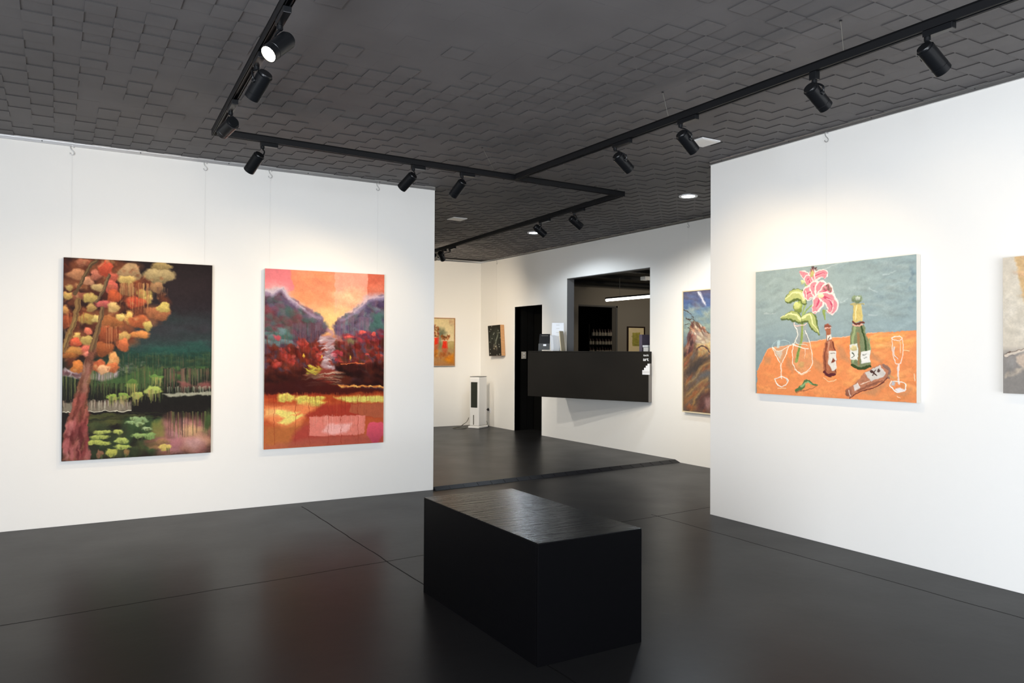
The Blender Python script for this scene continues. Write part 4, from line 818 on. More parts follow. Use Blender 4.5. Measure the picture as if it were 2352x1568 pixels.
# ---------------------------------------------------------------- framed print in the office
yf_ = OY-.03
q_ = [ony(*t, yf_) for t in ((1443.5, 752.5), (1478.5, 752.5), (1478.5, 808), (1443.5, 808))]
xa, xb_ = (q_[0][0]+q_[3][0])/2, (q_[1][0]+q_[2][0])/2; za, zb_ = q_[0][2], q_[3][2]-.02
cf = [(xa, yf_, za), (xb_, yf_, za), (xb_, yf_, zb_), (xa, yf_, zb_)]
p = Painter(cf, 70, 100, (1290, 600), 7.127, 88, .6)
p.fill([(1000, 'e4d0a4'), (1600, 'e4d0a4')], .02)
p.poly([(1160, 1168), (1284, 1168), (1284, 1386), (1158, 1386)], 'a39a4a', 2, 1, .12); p.dabs([(1165, 1175), (1280, 1175), (1280, 1380), (1165, 1380)], 30, 20, 8, ['b0a854', '948c44', 'b8ac50', '8c8c44'], (-.2, .2), .6, 3)
hang('framed_print', cf, .022, (0, -1, 0), 'small framed print with green centre and cream mount inside the office', m_paper, p, frame=(m_darkframe, .022, .010), cat='framed print')

# ================================================================ LIGHTING TRACKS
ZT, ZBt, TW = 2.570, 2.530, 0.036
def track(a, b, label, wires, end_caps=True):
    a = np.array([a[0], a[1]]); b = np.array([b[0], b[1]]); c = (a+b)/2; L = np.linalg.norm(b-a); d = (b-a)/L; n = np.array([-d[1], d[0]])
    t = thing('lighting_track', (c[0], c[1], ZBt), label, 'lighting track', 'ceiling lighting tracks')
    D = np.array([d[0], d[1], 0]); Nn = np.array([n[0], n[1], 0]); C = np.array([c[0], c[1], 0])
    mb = MB(); z = np.array([0, 0, 1.0]); hz = (ZT-ZBt)/2
    mb.obox(C+z*(ZT-.004), D*L/2, Nn*TW/2, z*.004)
    for s_ in (-1, 1):
        mb.obox(C+z*(ZBt+hz)+Nn*s_*(TW/2-.003), D*L/2, Nn*.003, z*hz)
        mb.obox(C+z*(ZBt+.0025)+Nn*s_*(TW/2-.006), D*L/2, Nn*.004, z*.0025)
    mb.obox(C+z*(ZBt+.016), D*L/2, Nn*.0115, z*.002)
    mb.build('rail_body', m_track, t)
    for s_ in (-1, 1):
        MB().obox(C+D*s_*(L/2+.004)+z*(ZBt+hz), D*.004, Nn*(TW/2+.001), z*(hz+.001)).build('end_cap', m_track, t)
    for wpt in wires:
        top, bot = wpt; MB().tube([top, bot], .0008, 6).build('suspension_wire', m_cable, t)
        MB().lathe(np.array(top)-[0, 0, .004], (0, 0, 1), [(.006, 0), (.006, .005)], 12).build('ceiling_mount', m_track, t)
    return t
A0, A1p = (0.640, 0.62), (0.806, 4.86)
B0, B1p = (0.833, 4.847), (4.035, 4.998)
C0, C1p = (2.985, 0.20), (2.958, 4.90)
D0, D1p = (4.030, 5.02), (4.300, 9.75)
def up(x, y, zc=ZC-.004): return (x, y, zc)
track(A0, A1p, 'black lighting track running towards the camera at upper left', [(up(.69, 1.6), (.69, 1.6, ZT))])
track(B0, B1p, 'black lighting track running parallel to the left wall, across the middle', [(up(2.62, 4.84), (2.78, 4.935, ZT))])
P_ = onz(1931, 45, ZC); P2_ = onz(1522, 210, ZC)
track(C0, C1p, 'longest black lighting track, running beside the right wall to upper right', [(up(P_[0], P_[1]), (2.973, P_[1], ZT)), (up(P2_[0], P2_[1]), (2.966, P2_[1], ZT))])
track(D0, D1p, 'black lighting track running away into the rear room', [(up(4.285, 9.4), (4.285, 9.4, ZT))])

def spotlight(stem, boxend, back, front, sign, tdir, label, power=None, trk=None, aim=None, lcol=None, group='track spotlights'):
    """stem, boxend: pixels of the stem and far end of the adapter; back, front: pixels of the two ends of the lamp body"""
    zz = ZBt-.012
    P = onz(stem[0], stem[1], zz)
    if trk is not None:      # keep the adapter exactly under its track
        a, b = np.array(trk[0]), np.array(trk[1]); d = (b-a)/np.linalg.norm(b-a); q = a+d*((P[:2]-a) @ d); P = np.array([q[0], q[1], zz])
    D = depth(P); Lb, R = 0.135, 0.0345
    bk, fr = atd(*back, D), atd(*front, D); tr = fr-bk; tl = np.linalg.norm(tr)
    v = ray((back[0]+front[0])/2, (back[1]+front[1])/2); v /= np.linalg.norm(v)
    tr -= v*(tr @ v); tl = np.linalg.norm(tr); l0 = Lb*.985
    ax = tr/tl*min(tl, l0)+sign*v*math.sqrt(max(0, l0*l0-min(tl, l0)**2)); ax /= np.linalg.norm(ax)
    C = (bk+fr)/2
    t = thing('track_spotlight', P, label, 'spotlight', group)
    td = np.array([tdir[0], tdir[1], 0.0]); td /= np.linalg.norm(td); nn = np.array([-td[1], td[0], 0]); z = np.array([0, 0, 1.0])
    if boxend is None: blen = .016; ctr = P
    else:
        E_ = onz(boxend[0], boxend[1], zz); blen = max(.05, abs((E_-P) @ td)+.012); ctr = P+td*(blen/2-.012)
    if boxend is None: blen = .036
    hz = .0125 if boxend is not None else .019
    MB().obox(np.array([ctr[0], ctr[1], ZBt-hz-.0005]), td*blen/2, nn*.0155, z*hz).build('track_adapter', m_lamp, t, bevel=.002)
    z0 = ZBt-2*hz-.001
    MB().lathe((P[0], P[1], z0), (0, 0, -1), [(.0125, 0), (.0125, .014), (.009, .018)], 20).build('swivel', m_lamp, t, smooth=True)
    # body: hollow can, groove, rear cap
    Bk = C-ax*Lb/2
    prof = [(.0005, .0), (R*.80, .0), (R*.86, .003), (R*.86, .010), (R, .012), (R, .104), (R*.965, .105), (R*.965, .107), (R, .108), (R, Lb), (R*.90, Lb), (R*.88, Lb-.022), (.0005, Lb-.0225)]
    body = MB().lathe(Bk, ax, prof, 40, cap0=False, cap1=False).build('lamp_body', m_lamp, t, smooth=True)
    MB().lathe(Bk+ax*(Lb-.0215), ax, [(.0005, 0), (R*.84, 0), (R*.84, .002), (.0005, .003)], 28, False, False).build('lamp_lens', m_lens, body)
    # arm from the swivel to a pivot on the side of the body
    side = np.cross(ax, z); side /= np.linalg.norm(side)
    toC = np.array([P[0], P[1], z0])-C
    if aim is not None: side = side*aim
    piv = C-ax*Lb*.12+side*(R+.004)
    st = np.array([P[0], P[1], z0-.016])
    arm = MB().tube(curve([st, st+(piv-st)*.25+side*.018*(1)+z*.002, piv+z*.022+side*.004, piv], 6), .0048, 10)
    arm.build('arm', m_lamp, t, smooth=True)
    MB().lathe(piv-side*.006, side, [(.011, 0), (.011, .008), (.007, .011)], 18).build('pivot_knob', m_lamp, t, smooth=True)
    l = bpy.data.lights.new('lamp', 'SPOT'); l.energy = (power if power is not None else SPOT_W); l.color = lcol or WARM
    l.spot_size = math.radians(78); l.spot_blend = 1.0; l.shadow_soft_size = .026
    o = bpy.data.objects.new('lamp', l); COL.objects.link(o)
    o.parent = t; o.location = Vector(Bk+ax*(Lb-.006)-P)
    o.rotation_euler = Vector(ax).to_track_quat('-Z', 'Y').to_euler()
    return t
tA = np.array(A1p)-np.array(A0); tB = np.array(B1p)-np.array(B0); tC = np.array(C0)-np.array(C1p); tD = np.array(D0)-np.array(D1p)
TA, TB_, TC_, TD_ = (A0, A1p), (B0, B1p), (C0, C1p), (D0, D1p)
spotlight((646, 52), (660, 20), (664, 89), (617, 124), -1, -tA, 'black spotlight with its lit lens showing, on the upper left track', SPOT_W, TA, 1)
spotlight((588, 146), (600, 124), (611.3, 168.5), (578.7, 223.6), 1, -tA, 'black spotlight just below the one with the lit lens, upper left track', 75, TA, -1)
spotlight((529.7, 252), (540, 233), (536.6, 279.7), (510.9, 304.9), 1, -tA, 'black spotlight at the corner where the two left tracks meet', 15, TA, 1)
spotlight((594, 338), (631, 341), (597, 354.8), (571.8, 391.8), 1, tB, 'black spotlight hanging in front of the left wall picture rail, between the two large paintings', SPOT_W, TB_, 1)
spotlight((944, 385), (975, 387), (950, 401.9), (922.5, 431.6), 1, tB, 'black spotlight overlapping the top right end of the left wall', SPOT_W, TB_, 1)
spotlight((1057, 401), (1088, 404), (1063.5, 416.9), (1040.6, 448.4), 1, tB, 'black spotlight on the middle track, just right of the left wall end', SPOT_W, TB_, 1)
spotlight((1427.6, 337.6), (1456.8, 324), (1416, 356.4), (1446, 389.8), 1, tC, 'farthest black spotlight on the long right track', SPOT_W, TC_, 1)
spotlight((1571.7, 283), (1607.4, 269), (1563, 306.7), (1594, 345.7), 1, tC, 'black spotlight on the right track beside the square white ceiling plate', SPOT_W, TC_, 1)
spotlight((1870, 171), None, (1859.3, 200.5), (1895.9, 244.7), 1, tC, 'black spotlight with the short square adapter on the right track', 9, TC_, 1)
spotlight((2128.9, 78), (2194, 57), (2121.5, 107.4), (2165.9, 161.7), 1, tC, 'nearest black spotlight on the right track, top right of the picture', 8, TC_, -1)
spotlight((1318.8, 487), (1338, 480), (1310.5, 500.7), (1334, 520.8), 1, tD, 'black spotlight on the rear track nearest the bend', 75, TD_, 1, (1, .85, .66))
spotlight((1236.5, 509.5), (1253.7, 503), (1228.5, 519.9), (1251, 539.6), 1, tD, 'black spotlight on the rear track in front of the lit round downlight', 75, TD_, 1, (1, .85, .66))
spotlight((1013.5, 570), (1026, 566.5), (1010.5, 580.5), (1017.2, 595.8), 1, tD, 'small far black spotlight at the end of the rear track', 110, TD_, 1, (1, .85, .66))
spotlight((1000.5, 575), (1004, 573), (996, 586), (999.5, 593), 1, tD, 'farthest black spotlight, mostly hidden behind the left wall edge', 110, TD_, -1, (1, .85, .66))

# ---------------------------------------------------------------- recessed downlights and ceiling plates
def downlight(px, label, power=46, col=(.80, .90, 1.0)):
    P = onz(*px, ZC-.01); t = thing('ceiling_light', (P[0], P[1], ZC-.012), label, 'ceiling light', 'recessed round ceiling lights')
    b = (P[0], P[1], ZC-.014)
    MB().lathe(b, (0, 0, 1), [(.062, .003), (.085, 0), (.088, .004), (.088, .012), (.062, .012)], 40, False, False).build('trim_ring', m_ring, t, smooth=True)
    MB().lathe((P[0], P[1], ZC-.009), (0, 0, 1), [(.0005, 0), (.064, 0), (.064, .002), (.0005, .002)], 36, False, False).build('diffuser', m_cool, t)
    l = bpy.data.lights.new('downlight', 'SPOT'); l.energy = power; l.color = col; l.spot_size = math.radians(158); l.spot_blend = .3; l.shadow_soft_size = .06
    o = bpy.data.objects.new('downlight', l); COL.objects.link(o); o.parent = t; o.location = (0, 0, -.03)
for hx_, hy_ in ((2.3, 9.3), (2.3, 7.3), (0.2, 8.6)):     # unseen round lights added behind the left wall to brighten the rear room
    hp = proj((hx_, hy_, ZC-.01)); downlight(hp, 'added round ceiling light filling the rear room, hidden behind the left wall', 120, (1, .93, .82))
downlight((1581, 451), 'lit round ceiling light near the top left of the right wall')
downlight((1227, 535), 'lit round ceiling light just left of a rear track spotlight')
for px, s_, lb in (((1614, 327), .085, 'square white plate on the ceiling beside a right track spotlight'), ((1050, 503), .085, 'square white plate on the ceiling right of the left wall end')):
    P = onz(*px, ZC-.012); t = thing('ceiling_plate', (P[0], P[1], ZC-.016), lb, 'ceiling plate', 'square ceiling plates')
    MB().box((P[0]-s_, P[1]-s_, ZC-.016), (P[0]+s_, P[1]+s_, ZC-.006)).build('plate', m_ring, t, bevel=.002)
    MB().box((P[0]-s_*.85, P[1]-s_*.85, ZC-.0175), (P[0]+s_*.85, P[1]+s_*.85, ZC-.0155)).build('face', m_white, t)

m_nylon = mat('clear nylon line', (.62, .62, .62), .4)
# ---------------------------------------------------------------- hanging wires with S hooks
def hanging_wire(P, bottom, nrm, label, group='picture hanging wires'):
    n = np.array(nrm, float); e = np.cross(n, [0, 0, 1.0]); z = np.array([0, 0, 1.0]); top = ZC-.030
    base = np.array([P[0], P[1], 0])+n*.014
    t = thing('hanging_wire', base+z*bottom, label, 'hanging wire', group)
    pts = []
    for k in range(11):
        a = math.radians(200-k*20); pts.append(base+z*(top-.010)+e*.011*math.cos(a)+z*.011*math.sin(a))
    pts += [base+z*(top-.028)+e*.004, base+z*(top-.036)-e*.004]
    for k in range(11):
        a = math.radians(150+k*22); pts.append(base+z*(top-.052)+e*.013*math.cos(a)+z*.013*math.sin(a))
    MB().tube(curve(pts, 2), .0022, 6).build('hook', m_wire, t)
    MB().tube([base+z*(top-.066), base+z*bottom], .0004, 5).build('wire', m_nylon, t)
for px, lb in (((166, 340), 'thin wire with S hook above the left corner of the tree painting'), ((472, 373), 'thin wire with S hook above the right corner of the tree painting'),
               ((621, 390), 'thin wire with S hook above the left corner of the valley painting'), ((868, 418), 'thin wire with S hook above the right corner of the valley painting')):
    P = ony(*px, YL-.014); hanging_wire((P[0], YL), 1.80, (0, -1, 0), lb)
hanging_wire((XR, onx(1898, 308, XR-.014)[1]), 1.74, (-1, 0, 0), 'thin wire with S hook on the right wall above the still life')
hanging_wire((XB, onx(1143, 598, XB)[1]), 1.62, (-1, 0, 0), 'thin wire with small S hook above the askew dark panel')
hanging_wire((XB, onx(1583, 505, XB)[1]), 1.88, (-1, 0, 0), 'thin wire with small S hook above the rock painting')

# ================================================================ BENCH
bx0, bx1, by0, by1, bh = 1.6411, 2.170, 2.5526, 3.645, .4874
t = thing('bench', ((bx0+bx1)/2, (by0+by1)/2, 0), 'black painted wooden box bench standing in the middle of the floor', 'bench')
th_ = .018
MB().box((bx0, by0, bh-.005), (bx1, by1, bh)).build('top_panel', m_bench, t, bevel=.0015)
m_bs = mat('black side paint with shade', (.0016, .0016, .0020), .40, bump=(6, .12, .002, (1, 1, 16)), spec=.05)  # bench paint darkened here to put the shade of the sides into the colour
for nm, a, b in (('end_panel', (bx0, by0, .0), (bx1, by0+th_, bh-.0052)), ('end_panel', (bx0, by1-th_, .0), (bx1, by1, bh-.0052)),
                 ('side_panel', (bx0, by0+th_+.0005, .0), (bx0+th_, by1-th_-.0005, bh-.0052)), ('side_panel', (bx1-th_, by0+th_+.0005, .0), (bx1, by1-th_-.0005, bh-.0052))):
    MB().box(a, b).build(nm, m_bs, t, bevel=.0012)

# ================================================================ COUNTER
CT, CBt = 1.241, .645
fr = np.array([5.965, 6.906]); ang_ = math.radians(19.5); fdir = np.array([-math.sin(ang_), math.cos(ang_)])
lo, hi = 0, 4
for _ in range(50):
    mid = (lo+hi)/2; q_ = fr+fdir*mid
    if proj((q_[0], q_[1], .8))[0] > 1212: lo = mid
    else: hi = mid
fl = fr+fdir*lo; wl = fl[1]+.10
t = thing('reception_counter', (5.8, 7.8, CBt), 'long black wall-hung reception counter below the service opening', 'reception counter')
cp = [tuple(fr), (XB-.001, fr[1]), (XB-.001, wl), tuple(fl)]
MB().prism(cp, CBt, CT-.021).build('counter_body', m_counter, t, bevel=.003)
MB().prism(cp, CT-.020, CT).build('counter_top', m_counter, t, bevel=.002)
MB().box((XB-.002, oy0+.008, CT-.02), (XB+.62, oy1-.008, CT)).build('inner_shelf', m_counter, t)
wp = MB().box((fr[0]+.004, fr[1]-.003, CBt+.002), (XB-.002, fr[1]-.0005, 1.10)); wp.build('end_sheen_strip', mat('grey laminate sheen', (.24, .22, .2), .5), t)  # pale strip colour stands in for the reflection on the counter's end face
# lettering and stair sign on the front
fn = np.array([-math.cos(ang_), -math.sin(ang_), 0.0]); fd3 = np.array([fdir[0], fdir[1], 0.0])
def onface(x, y):
    d = ray(x, y); f0 = np.array([fr[0], fr[1], 0.0]); k = ((f0-CAM) @ fn)/(d @ fn); return CAM+d*k
S5 = lambda x, y: onface(1200+x/7.128, 720+y/7.128)
st = [(1963, 997), (2085, 1000), (2085, 820), (2048, 820), (2048, 852), (2020, 852), (2020, 885), (1992, 885), (1992, 925), (1963, 925)]
pts = [S5(*q) for q in st]; n_ = len(pts)
sg = MB().add([q+fn*.0015 for q in pts]+[q+fn*.0001 for q in pts], [tuple(range(n_))]+[(i, (i+1) % n_, n_+(i+1) % n_, n_+i) for i in range(n_)])
sgo = sg.build('stair_sign', m_paper, t)
for yy2 in (952, 968):
    a, b = S5(1968, yy2), S5(2080, yy2+1); MB().obox((a+b)/2+fn*.0018, (b-a)/2, fn*.0004, np.array([0, 0, .0016])).build('printed_line', m_grey, sgo)
def text_mesh(txt, name, a, b, h, m, parent, n, bold=0.0):
    """text whose baseline runs from a to b in the room, letter height h"""
    cu = bpy.data.curves.new(name, 'FONT'); cu.body = txt; cu.extrude = 0.004; cu.offset = bold; cu.resolution_u = 6
    tmp = bpy.data.objects.new('tmp', cu); COL.objects.link(tmp); dg = bpy.context.evaluated_depsgraph_get(); dg.update()
    me0 = tmp.evaluated_get(dg).to_mesh(); V = np.array([v.co[:] for v in me0.vertices]); Fc = [tuple(q.vertices) for q in me0.polygons]
    tmp.evaluated_get(dg).to_mesh_clear(); bpy.data.objects.remove(tmp); bpy.data.curves.remove(cu)
    x0_, x1_ = V[:, 0].min(), V[:, 0].max(); hh = V[:, 1].max(); a = np.array(a, float); b = np.array(b, float)
    W_ = [a+(b-a)*(q[0]-x0_)/(x1_-x0_)+np.array([0, 0, 1.0])*q[1]/hh*h+np.array(n)*(.0008+q[2]*.1) for q in V]
    o = mesh(name, W_, Fc, m, parent); return o
hh = S5(1975, 728)[2]-S5(1975, 772)[2]
text_mesh('art', 'lettering', S5(1976, 772), S5(2066, 773), hh, m_paper, t, fn, .018)
hh2 = S5(1980, 664)[2]-S5(1980, 696)[2]
text_mesh('tacit', 'lettering', S5(1980, 696), S5(2066, 697), hh2, m_paper, t, fn, .006)

# ---------------------------------------------------------------- things on the counter
def lean_box(name, c, yaw, w_, h_, d_, lean, m, label=None, cat=None, parent=None, group=None):
    """an upright slab: faces the room, leaning back by `lean`"""
    f = np.array([-math.cos(yaw), -math.sin(yaw), 0.0]); e = np.array([f[1], -f[0], 0.0]); up_ = np.array([0, 0, 1.0])*math.cos(lean)-f*math.sin(lean); fo = np.cross(up_, e); fo = fo if fo @ f > 0 else -fo
    c = np.array(c, float)
    mb = MB().obox(c+up_*h_/2+fo*0, e*w_/2, fo*d_/2, up_*h_/2)
    o = mb.build(name, m, parent)
    return o, e, fo, up_
def cnt(x, X): # point on the counter top below pixel column x at depth plane X
    q = onx(x, 806, X); return np.array([q[0], q[1], CT])
yv = math.radians(48)
# clear stand with black leaflets
q0 = cnt(1251, 5.60)
t = thing('leaflet_stand', (q0[0], q0[1], CT), 'clear acrylic stand of black leaflets at the left end of the black counter', 'leaflet stand')
f = np.array([-math.cos(yv), -math.sin(yv), 0.0]); e = np.array([f[1], -f[0], 0.0]); z = np.array([0, 0, 1.0]); le = math.radians(11); u_ = z*math.cos(le)-f*math.sin(le); fo = f*math.cos(le)+z*math.sin(le)
if proj(q0+e*.1)[0] < proj(q0)[0]: e = -e
base = q0+z*.004
MB().obox(base+z*0+f*.0, e*.082, f*.045, z*.0035).build('stand_base', m_clear, t)
MB().obox(base+u_*.10-fo*.020, e*.080, fo*.0015, u_*.10).build('stand_back', m_clear, t)
MB().obox(base+u_*.045+fo*.034, e*.080, fo*.0015, u_*.045).build('stand_front', m_clear, t)
MB().obox(base+u_*.045+fo*.007-e*.080, e*.0015, fo*.027, u_*.045).build('stand_side', m_clear, t)
for k in range(5): MB().obox(base+u_*(.112+.001*k)+fo*(.022-.007*k)+z*.004, e*(.070-.001*k), fo*.0022, u_*.107).build('leaflet', m_leaf, t)
MB().obox(base+u_*.068+fo*.0365+e*.004, e*.020, fo*.0006, u_*.012).build('sticker', m_paper, t)
MB().obox(base+u_*.198+fo*.0248, e*.045, fo*.0003, u_*.0012).build('printed_line', m_grey, t)
# row of white folders beside it
q0 = cnt(1272, 5.68)
for k in range(3):
    c = q0+e*(.016*k)+f*(.004*k)
    o, *_ = lean_box('white_booklet', c+z*.002, yv+math.radians(50), .10, .205-.006*k, .009, math.radians(5), m_paper)
    props(o, 'white booklet on edge between the black leaflets and the tall price lists' , 'booklet', 'white booklets on the counter')
q0 = cnt(1280, 5.84)
hts = (.385, .335, .280, .225)
for k, h_ in enumerate(hts):
    c = q0+f*(.022*k)+e*(.004*k)
    o, e2, fo2, u2 = lean_box('price_list_card', c+z*.002, yv, .165, h_, .003, math.radians(8), m_paper)
    props(o, ['tallest white card at the back of the stepped stack on the counter', 'second tallest white card in the stepped stack on the counter',
              'third tallest white card in the stepped stack on the counter', 'shortest white card at the front of the stepped stack on the counter'][k], 'card', 'stepped white cards on the counter')
    MB().obox(c+z*.002+u2*(h_-.030)+fo2*.0018, e2*.022, fo2*.0003, u2*.0018).build('printed_line', m_grey, o)
q0 = cnt(1293, 5.80)
o, *_ = lean_box('beige_board', q0+z*.002, yv+math.radians(74), .13, .265, .010, math.radians(6), m_beige)
props(o, 'beige board on edge at right of the white cards on the counter', 'board')
# violet-grey box file and white box on the inner shelf
qa = onx(1475.5, 806, 6.45); MBb = MB().box((6.42, qa[1]-.028, CT), (6.55, qa[1]+.028, CT+.215))
o = MBb.build('box_file', m_purple, bevel=.002); props(o, 'grey violet upright file in front of the framed print', 'file')
qa = onx(1486.5, 806, 6.30); o = None
t = thing('white_carton', (6.32, qa[1]-.005, CT), 'small white carton at the right end of the service opening', 'carton')
MB().box((6.27, qa[1]-.050, CT), (6.38, qa[1]+.038, CT+.050)).build('carton_body', m_white, t, bevel=.002)
MB().box((6.262, qa[1]-.056, CT+.051), (6.388, qa[1]+.044, CT+.078)).build('carton_lid', m_paper, t, bevel=.003)

# ---------------------------------------------------------------- switch plate in the doorway
qa = ony(1203, 815.5, dy1-.004)
t = thing('switch_plate', (qa[0], dy1-.004, qa[2]-.05), 'grey switch plate in the black doorway left of the counter', 'switch plate')
MB().box((qa[0]-.040, dy1-.010, qa[2]-.055), (qa[0]+.040, dy1+.003, qa[2]+.055)).build('plate', m_grey, t, bevel=.002)
for k in (-1, 1): MB().box((qa[0]-.008, dy1-.014, qa[2]+k*.022-.012), (qa[0]+.008, dy1-.009, qa[2]+k*.022+.012)).build('rocker', m_white, t)

# ================================================================ AIR COOLER
fl_, frr, rr_ = onz(1074.5, 983, HB), onz(1100, 984.5, HB), onz(1110, 979.5, HB)
ce = frr-fl_; wd = np.linalg.norm(ce); ce /= wd; cn = np.array([ce[1], -ce[0], 0.0])
if cn @ (CAM-fl_) < 0: cn = -cn
dp = .30
zz = np.array([0, 0, 1.0]); mid = (fl_+frr)/2-cn*dp/2
t = thing('air_cooler', (mid[0], mid[1], HB), 'white tower air cooler standing in the far corner', 'air cooler')
ht = onx(1100, 866, frr[0]-.02)[2]-HB
W2, D2 = wd/2*.86, dp/2*.86
MB().obox(mid+zz*.018, ce*wd/2, cn*dp/2, zz*.018).build('base', m_white, t, bevel=.012)
MB().obox(mid+zz*(.036+(ht-.036)/2), ce*W2, cn*D2, zz*(ht-.037)/2).build('housing', m_white, t, bevel=.018)
MB().obox(mid+zz*(ht+.003), ce*W2*.96, cn*D2*.96, zz*.004).build('top_panel', mat('grey control panel', (.2, .2, .19), .4), t, bevel=.002)
fc = mid+cn*(D2+.001)
g0, g1 = ht*.405, ht*.90
MB().obox(fc+zz*(g0+g1)/2, ce*W2*.66, cn*.003, zz*(g1-g0)/2).build('grille', m_grille, t)
gl = MB()
for k in range(22): gl.obox(fc+cn*.004+zz*(g0+(g1-g0)*(k+.5)/22), ce*W2*.62, cn*.0015, zz*.003)
gl.build('louvres', m_grille, t)
MB().obox(fc-ce*W2*.10+zz*ht*.165, ce*.007, cn*.002, zz*ht*.095).build('water_window', mat('grey slot', (.12, .11, .09), .4), t)
MB().obox(fc+zz*ht*.938, ce*.026, cn*.0012, zz*.004).build('badge', m_ring, t)
sf = mid+ce*(W2+.001)
MB().obox(sf+zz*ht*.23-cn*.05, ce*.0015, cn*.004, zz*ht*.14).build('side_seam', m_ring, t)
# outlet, plug and cords
qo = onx(1120.5, 941, XB-.012)
t2 = thing('power_outlet', (XB-.006, qo[1]-.03, qo[2]-.04), 'white wall outlet right of the air cooler', 'outlet')
MB().box((XB-.010, qo[1]-.085, qo[2]-.042), (XB-.001, qo[1]+.035, qo[2]+.036)).build('plate', m_ring, t2, bevel=.002)
MB().box((XB-.014, qo[1]-.065, qo[2]+.006), (XB-.0095, qo[1]-.050, qo[2]+.026)).build('switch', m_white, t2)
S6 = lambda x, y: (1030+x/10.45, 850+y/10.45)
pc = [onx(*S6(*q), X) for q, X in (((935, 942), XB-.035), ((885, 955), XB-.06), ((862, 1000), XB-.06), ((868, 1100), XB-.06), ((900, 1190), XB-.06), ((932, 1265), XB-.06))]
pc += [onz(*S6(918, 1318), HB+.012), onz(*S6(870, 1325), HB+.012), onz(*S6(825, 1325), HB+.012)]
t3 = thing('mains_lead', pc[-1], 'grey power cord with black plug hanging from the wall outlet to the floor', 'power cord')
MB().tube(curve(pc, 6), .0045, 8).build('cord', m_cable, t3, smooth=True)
MB().lathe((XB-.015, pc[0][1], pc[0][2]), (-1, 0, 0), [(.022, 0), (.022, .012), (.012, .022), (.008, .035)], 18).build('plug', m_rubber, t3, smooth=True)
bl = MB(); c0 = onz(*S6(870, 1330), HB+.008)
lp = [c0+np.array([.06*math.cos(a), .07*math.sin(a), .004*math.sin(3*a)]) for a in np.linspace(0, 6.0, 22)]
MB().tube(lp, .006, 8).build('coiled_end', m_rubber, t3, smooth=True)
yk = YF-.30
pc = [ony(*S6(487, 1140), yk+.06), ony(*S6(470, 1185), yk+.02), ony(*S6(430, 1245), yk), ony(*S6(360, 1295), yk-.02), onz(*S6(290, 1343), HB+.012), onz(*S6(200, 1362), HB+.007), onz(*S6(105, 1380), HB+.007), onz(*S6(190, 1392), HB+.007), onz(*S6(330, 1392), HB+.007), onz(*S6(440, 1375), HB+.007)]
o = MB().tube(curve(pc, 6), .0055, 8).build('extension_cord', m_cable, smooth=True); props(o, 'dark cord rising from the floor behind the left side of the air cooler', 'cord')

# ================================================================ OFFICE: pendant tube, shelf of jars, ceiling box
pa, pb_ = onz(1393, 689.2, 2.10), onz(1493, 680.5, 2.10)
dd = pb_-pa; dd /= np.linalg.norm(dd); pe = pa+np.array([0, -1, 0])*1.6
pe = np.array([pa[0]+(pb_-pa)[0]/(abs((pb_-pa)[1])+1e-6)*2.2, pa[1]-2.2, 2.10])
t = thing('pendant_light', ((pa+pe)/2)+np.array([0, 0, -.02]), 'long lit tube light hanging inside the office', 'pendant light')
ud = (pe-pa)/np.linalg.norm(pe-pa)
MB().tube([pa+zz*.0, pe+zz*.0], .022, 14).build('diffuser', mat('warm white tube', (1, 1, 1), .4, emit=(1, .94, .80), estr=9), t, smooth=True)
MB().tube([pa+zz*.030-ud*.02, pe+zz*.030+ud*.02], .016, 10).build('tube_housing', m_lamp, t)
for k in (.16, .94): a = pa+(pe-pa)*k; MB().tube([a+zz*.04, np.array([a[0], a[1], OZ-.05])], .003, 6).build('suspension_wire', m_cable, t)
l = bpy.data.lights.new('office_wall_fill', 'SPOT'); l.energy = 430; l.color = (1, .88, .70); l.spot_size = math.radians(48); l.spot_blend = 1; l.shadow_soft_size = .12  # unseen spot without a fitting, added to brighten the office wall
o = bpy.data.objects.new('office_wall_fill', l); COL.objects.link(o); o.location = (7.7, 6.0, 2.30)
o.rotation_euler = Vector((10.2-7.7, OY-6.0, 1.35-2.30)).to_track_quat('-Z', 'Y').to_euler()
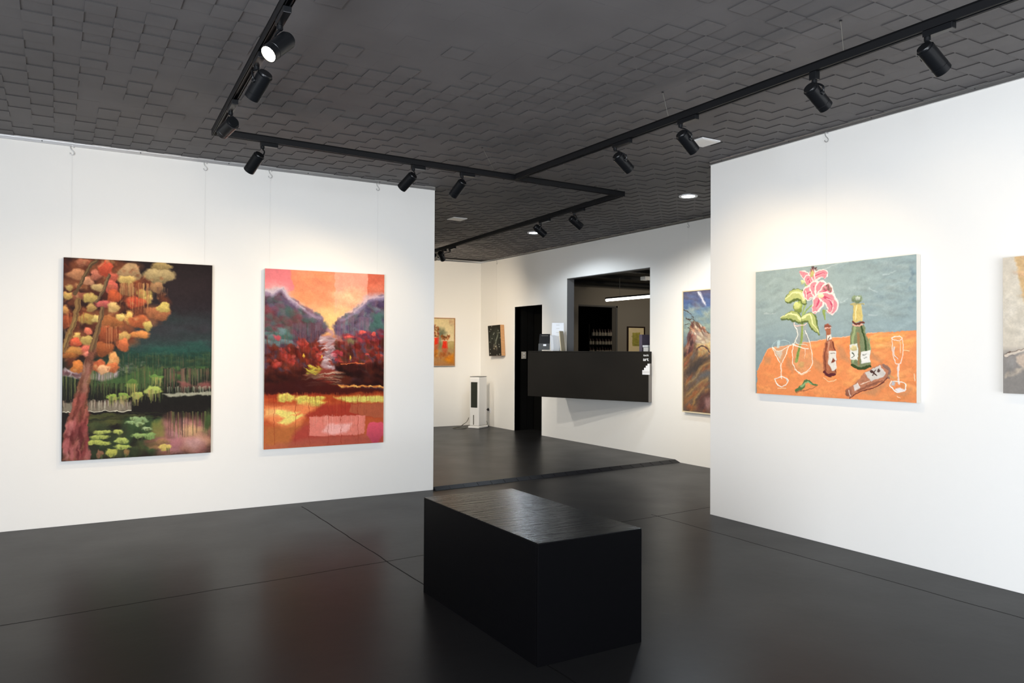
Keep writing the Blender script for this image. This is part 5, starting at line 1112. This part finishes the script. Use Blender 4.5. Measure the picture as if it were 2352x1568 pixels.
# storage shelf in the dark store beyond the office
SY = OY+1.6
m_jar = mat('dark jar', (.035, .018, .016), .3); m_jl = mat('pale jar label', (.42, .38, .31), .6)
s0, s1 = ony(1290+440/7.127, 760, SY)[0], ony(1290+850/7.127, 760, SY)[0]
rows = [ony(1360, 600+yy2/7.127, SY)[2] for yy2 in (1218, 1362, 1492)]
t = thing('storage_shelf', ((s0+s1)/2, SY+.1, .0), 'dark shelf unit holding rows of jars in the dark store', 'shelf')
for zr in rows+[rows[2]-.35, HB+.1]: MB().box((s0-.03, SY-.08, zr-.022), (s1+.05, SY+.22, zr)).build('shelf_board', m_black, t)
for xx2 in (s0-.05, s1+.05): MB().box((xx2, SY-.08, HB), (xx2+.02, SY+.22, rows[0]+.25)).build('upright', m_black, t)
row_lb = ['dark jar with pale label on the top shelf of the dark store', 'dark jar with pale label on the second shelf of the dark store', 'dark jar with pale label on the shelf just above the counter edge']
rj = random.Random(4)
for r_, zr in enumerate(rows):
    xs = s0+.03; k = 0
    while xs < s1-.045:
        wj = .030+.008*rj.random(); h_ = (.075+.012*rj.random())*(.72 if r_ == 2 else 1)
        y_ = SY-.02+.02*rj.random()
        if not (r_ == 0 and k == 0):
            jb_ = MB().lathe((xs, y_, zr+.002), (0, 0, 1), [(.0005, 0), (wj, 0), (wj, h_), (wj*.7, h_+.015), (wj*.72, h_+.05+.02*rj.random()), (.0005, h_+.055)], 14, False, False).build('jar', m_jar, smooth=True)
            props(jb_, row_lb[r_], 'jar', 'jars on %s' % ['the top shelf', 'the second shelf', 'the third shelf'][r_])
            MB().lathe((xs, y_, zr+.005), (0, 0, 1), [(wj+.0008, 0), (wj+.0008, h_*.85)], 14, False, False).build('jar_label', m_jl, jb_)
        xs += wj*2+.010+(.02 if rj.random() < .3 else 0); k += 1
l = bpy.data.lights.new('store_light', 'AREA'); l.shape = 'DISK'; l.size = .25; l.energy = 3.0; l.color = (1, .85, .65)
o = bpy.data.objects.new('store_light', l); COL.objects.link(o); o.location = (s1+.1, OY+.65, 2.3); o.rotation_euler = (math.radians(28), 0, math.radians(25))
# pale box fixed under the office ceiling
qa = onz(1290+1375/7.127, 600+300/7.127, OZ-.10)
o = MB().box((qa[0]-.06, qa[1]-.06, OZ-.11), (qa[0]+.06, qa[1]+.06, OZ-.051)).build('ceiling_speaker', m_ring, bevel=.004); props(o, 'small pale box fixed to the dark office ceiling', 'ceiling box')
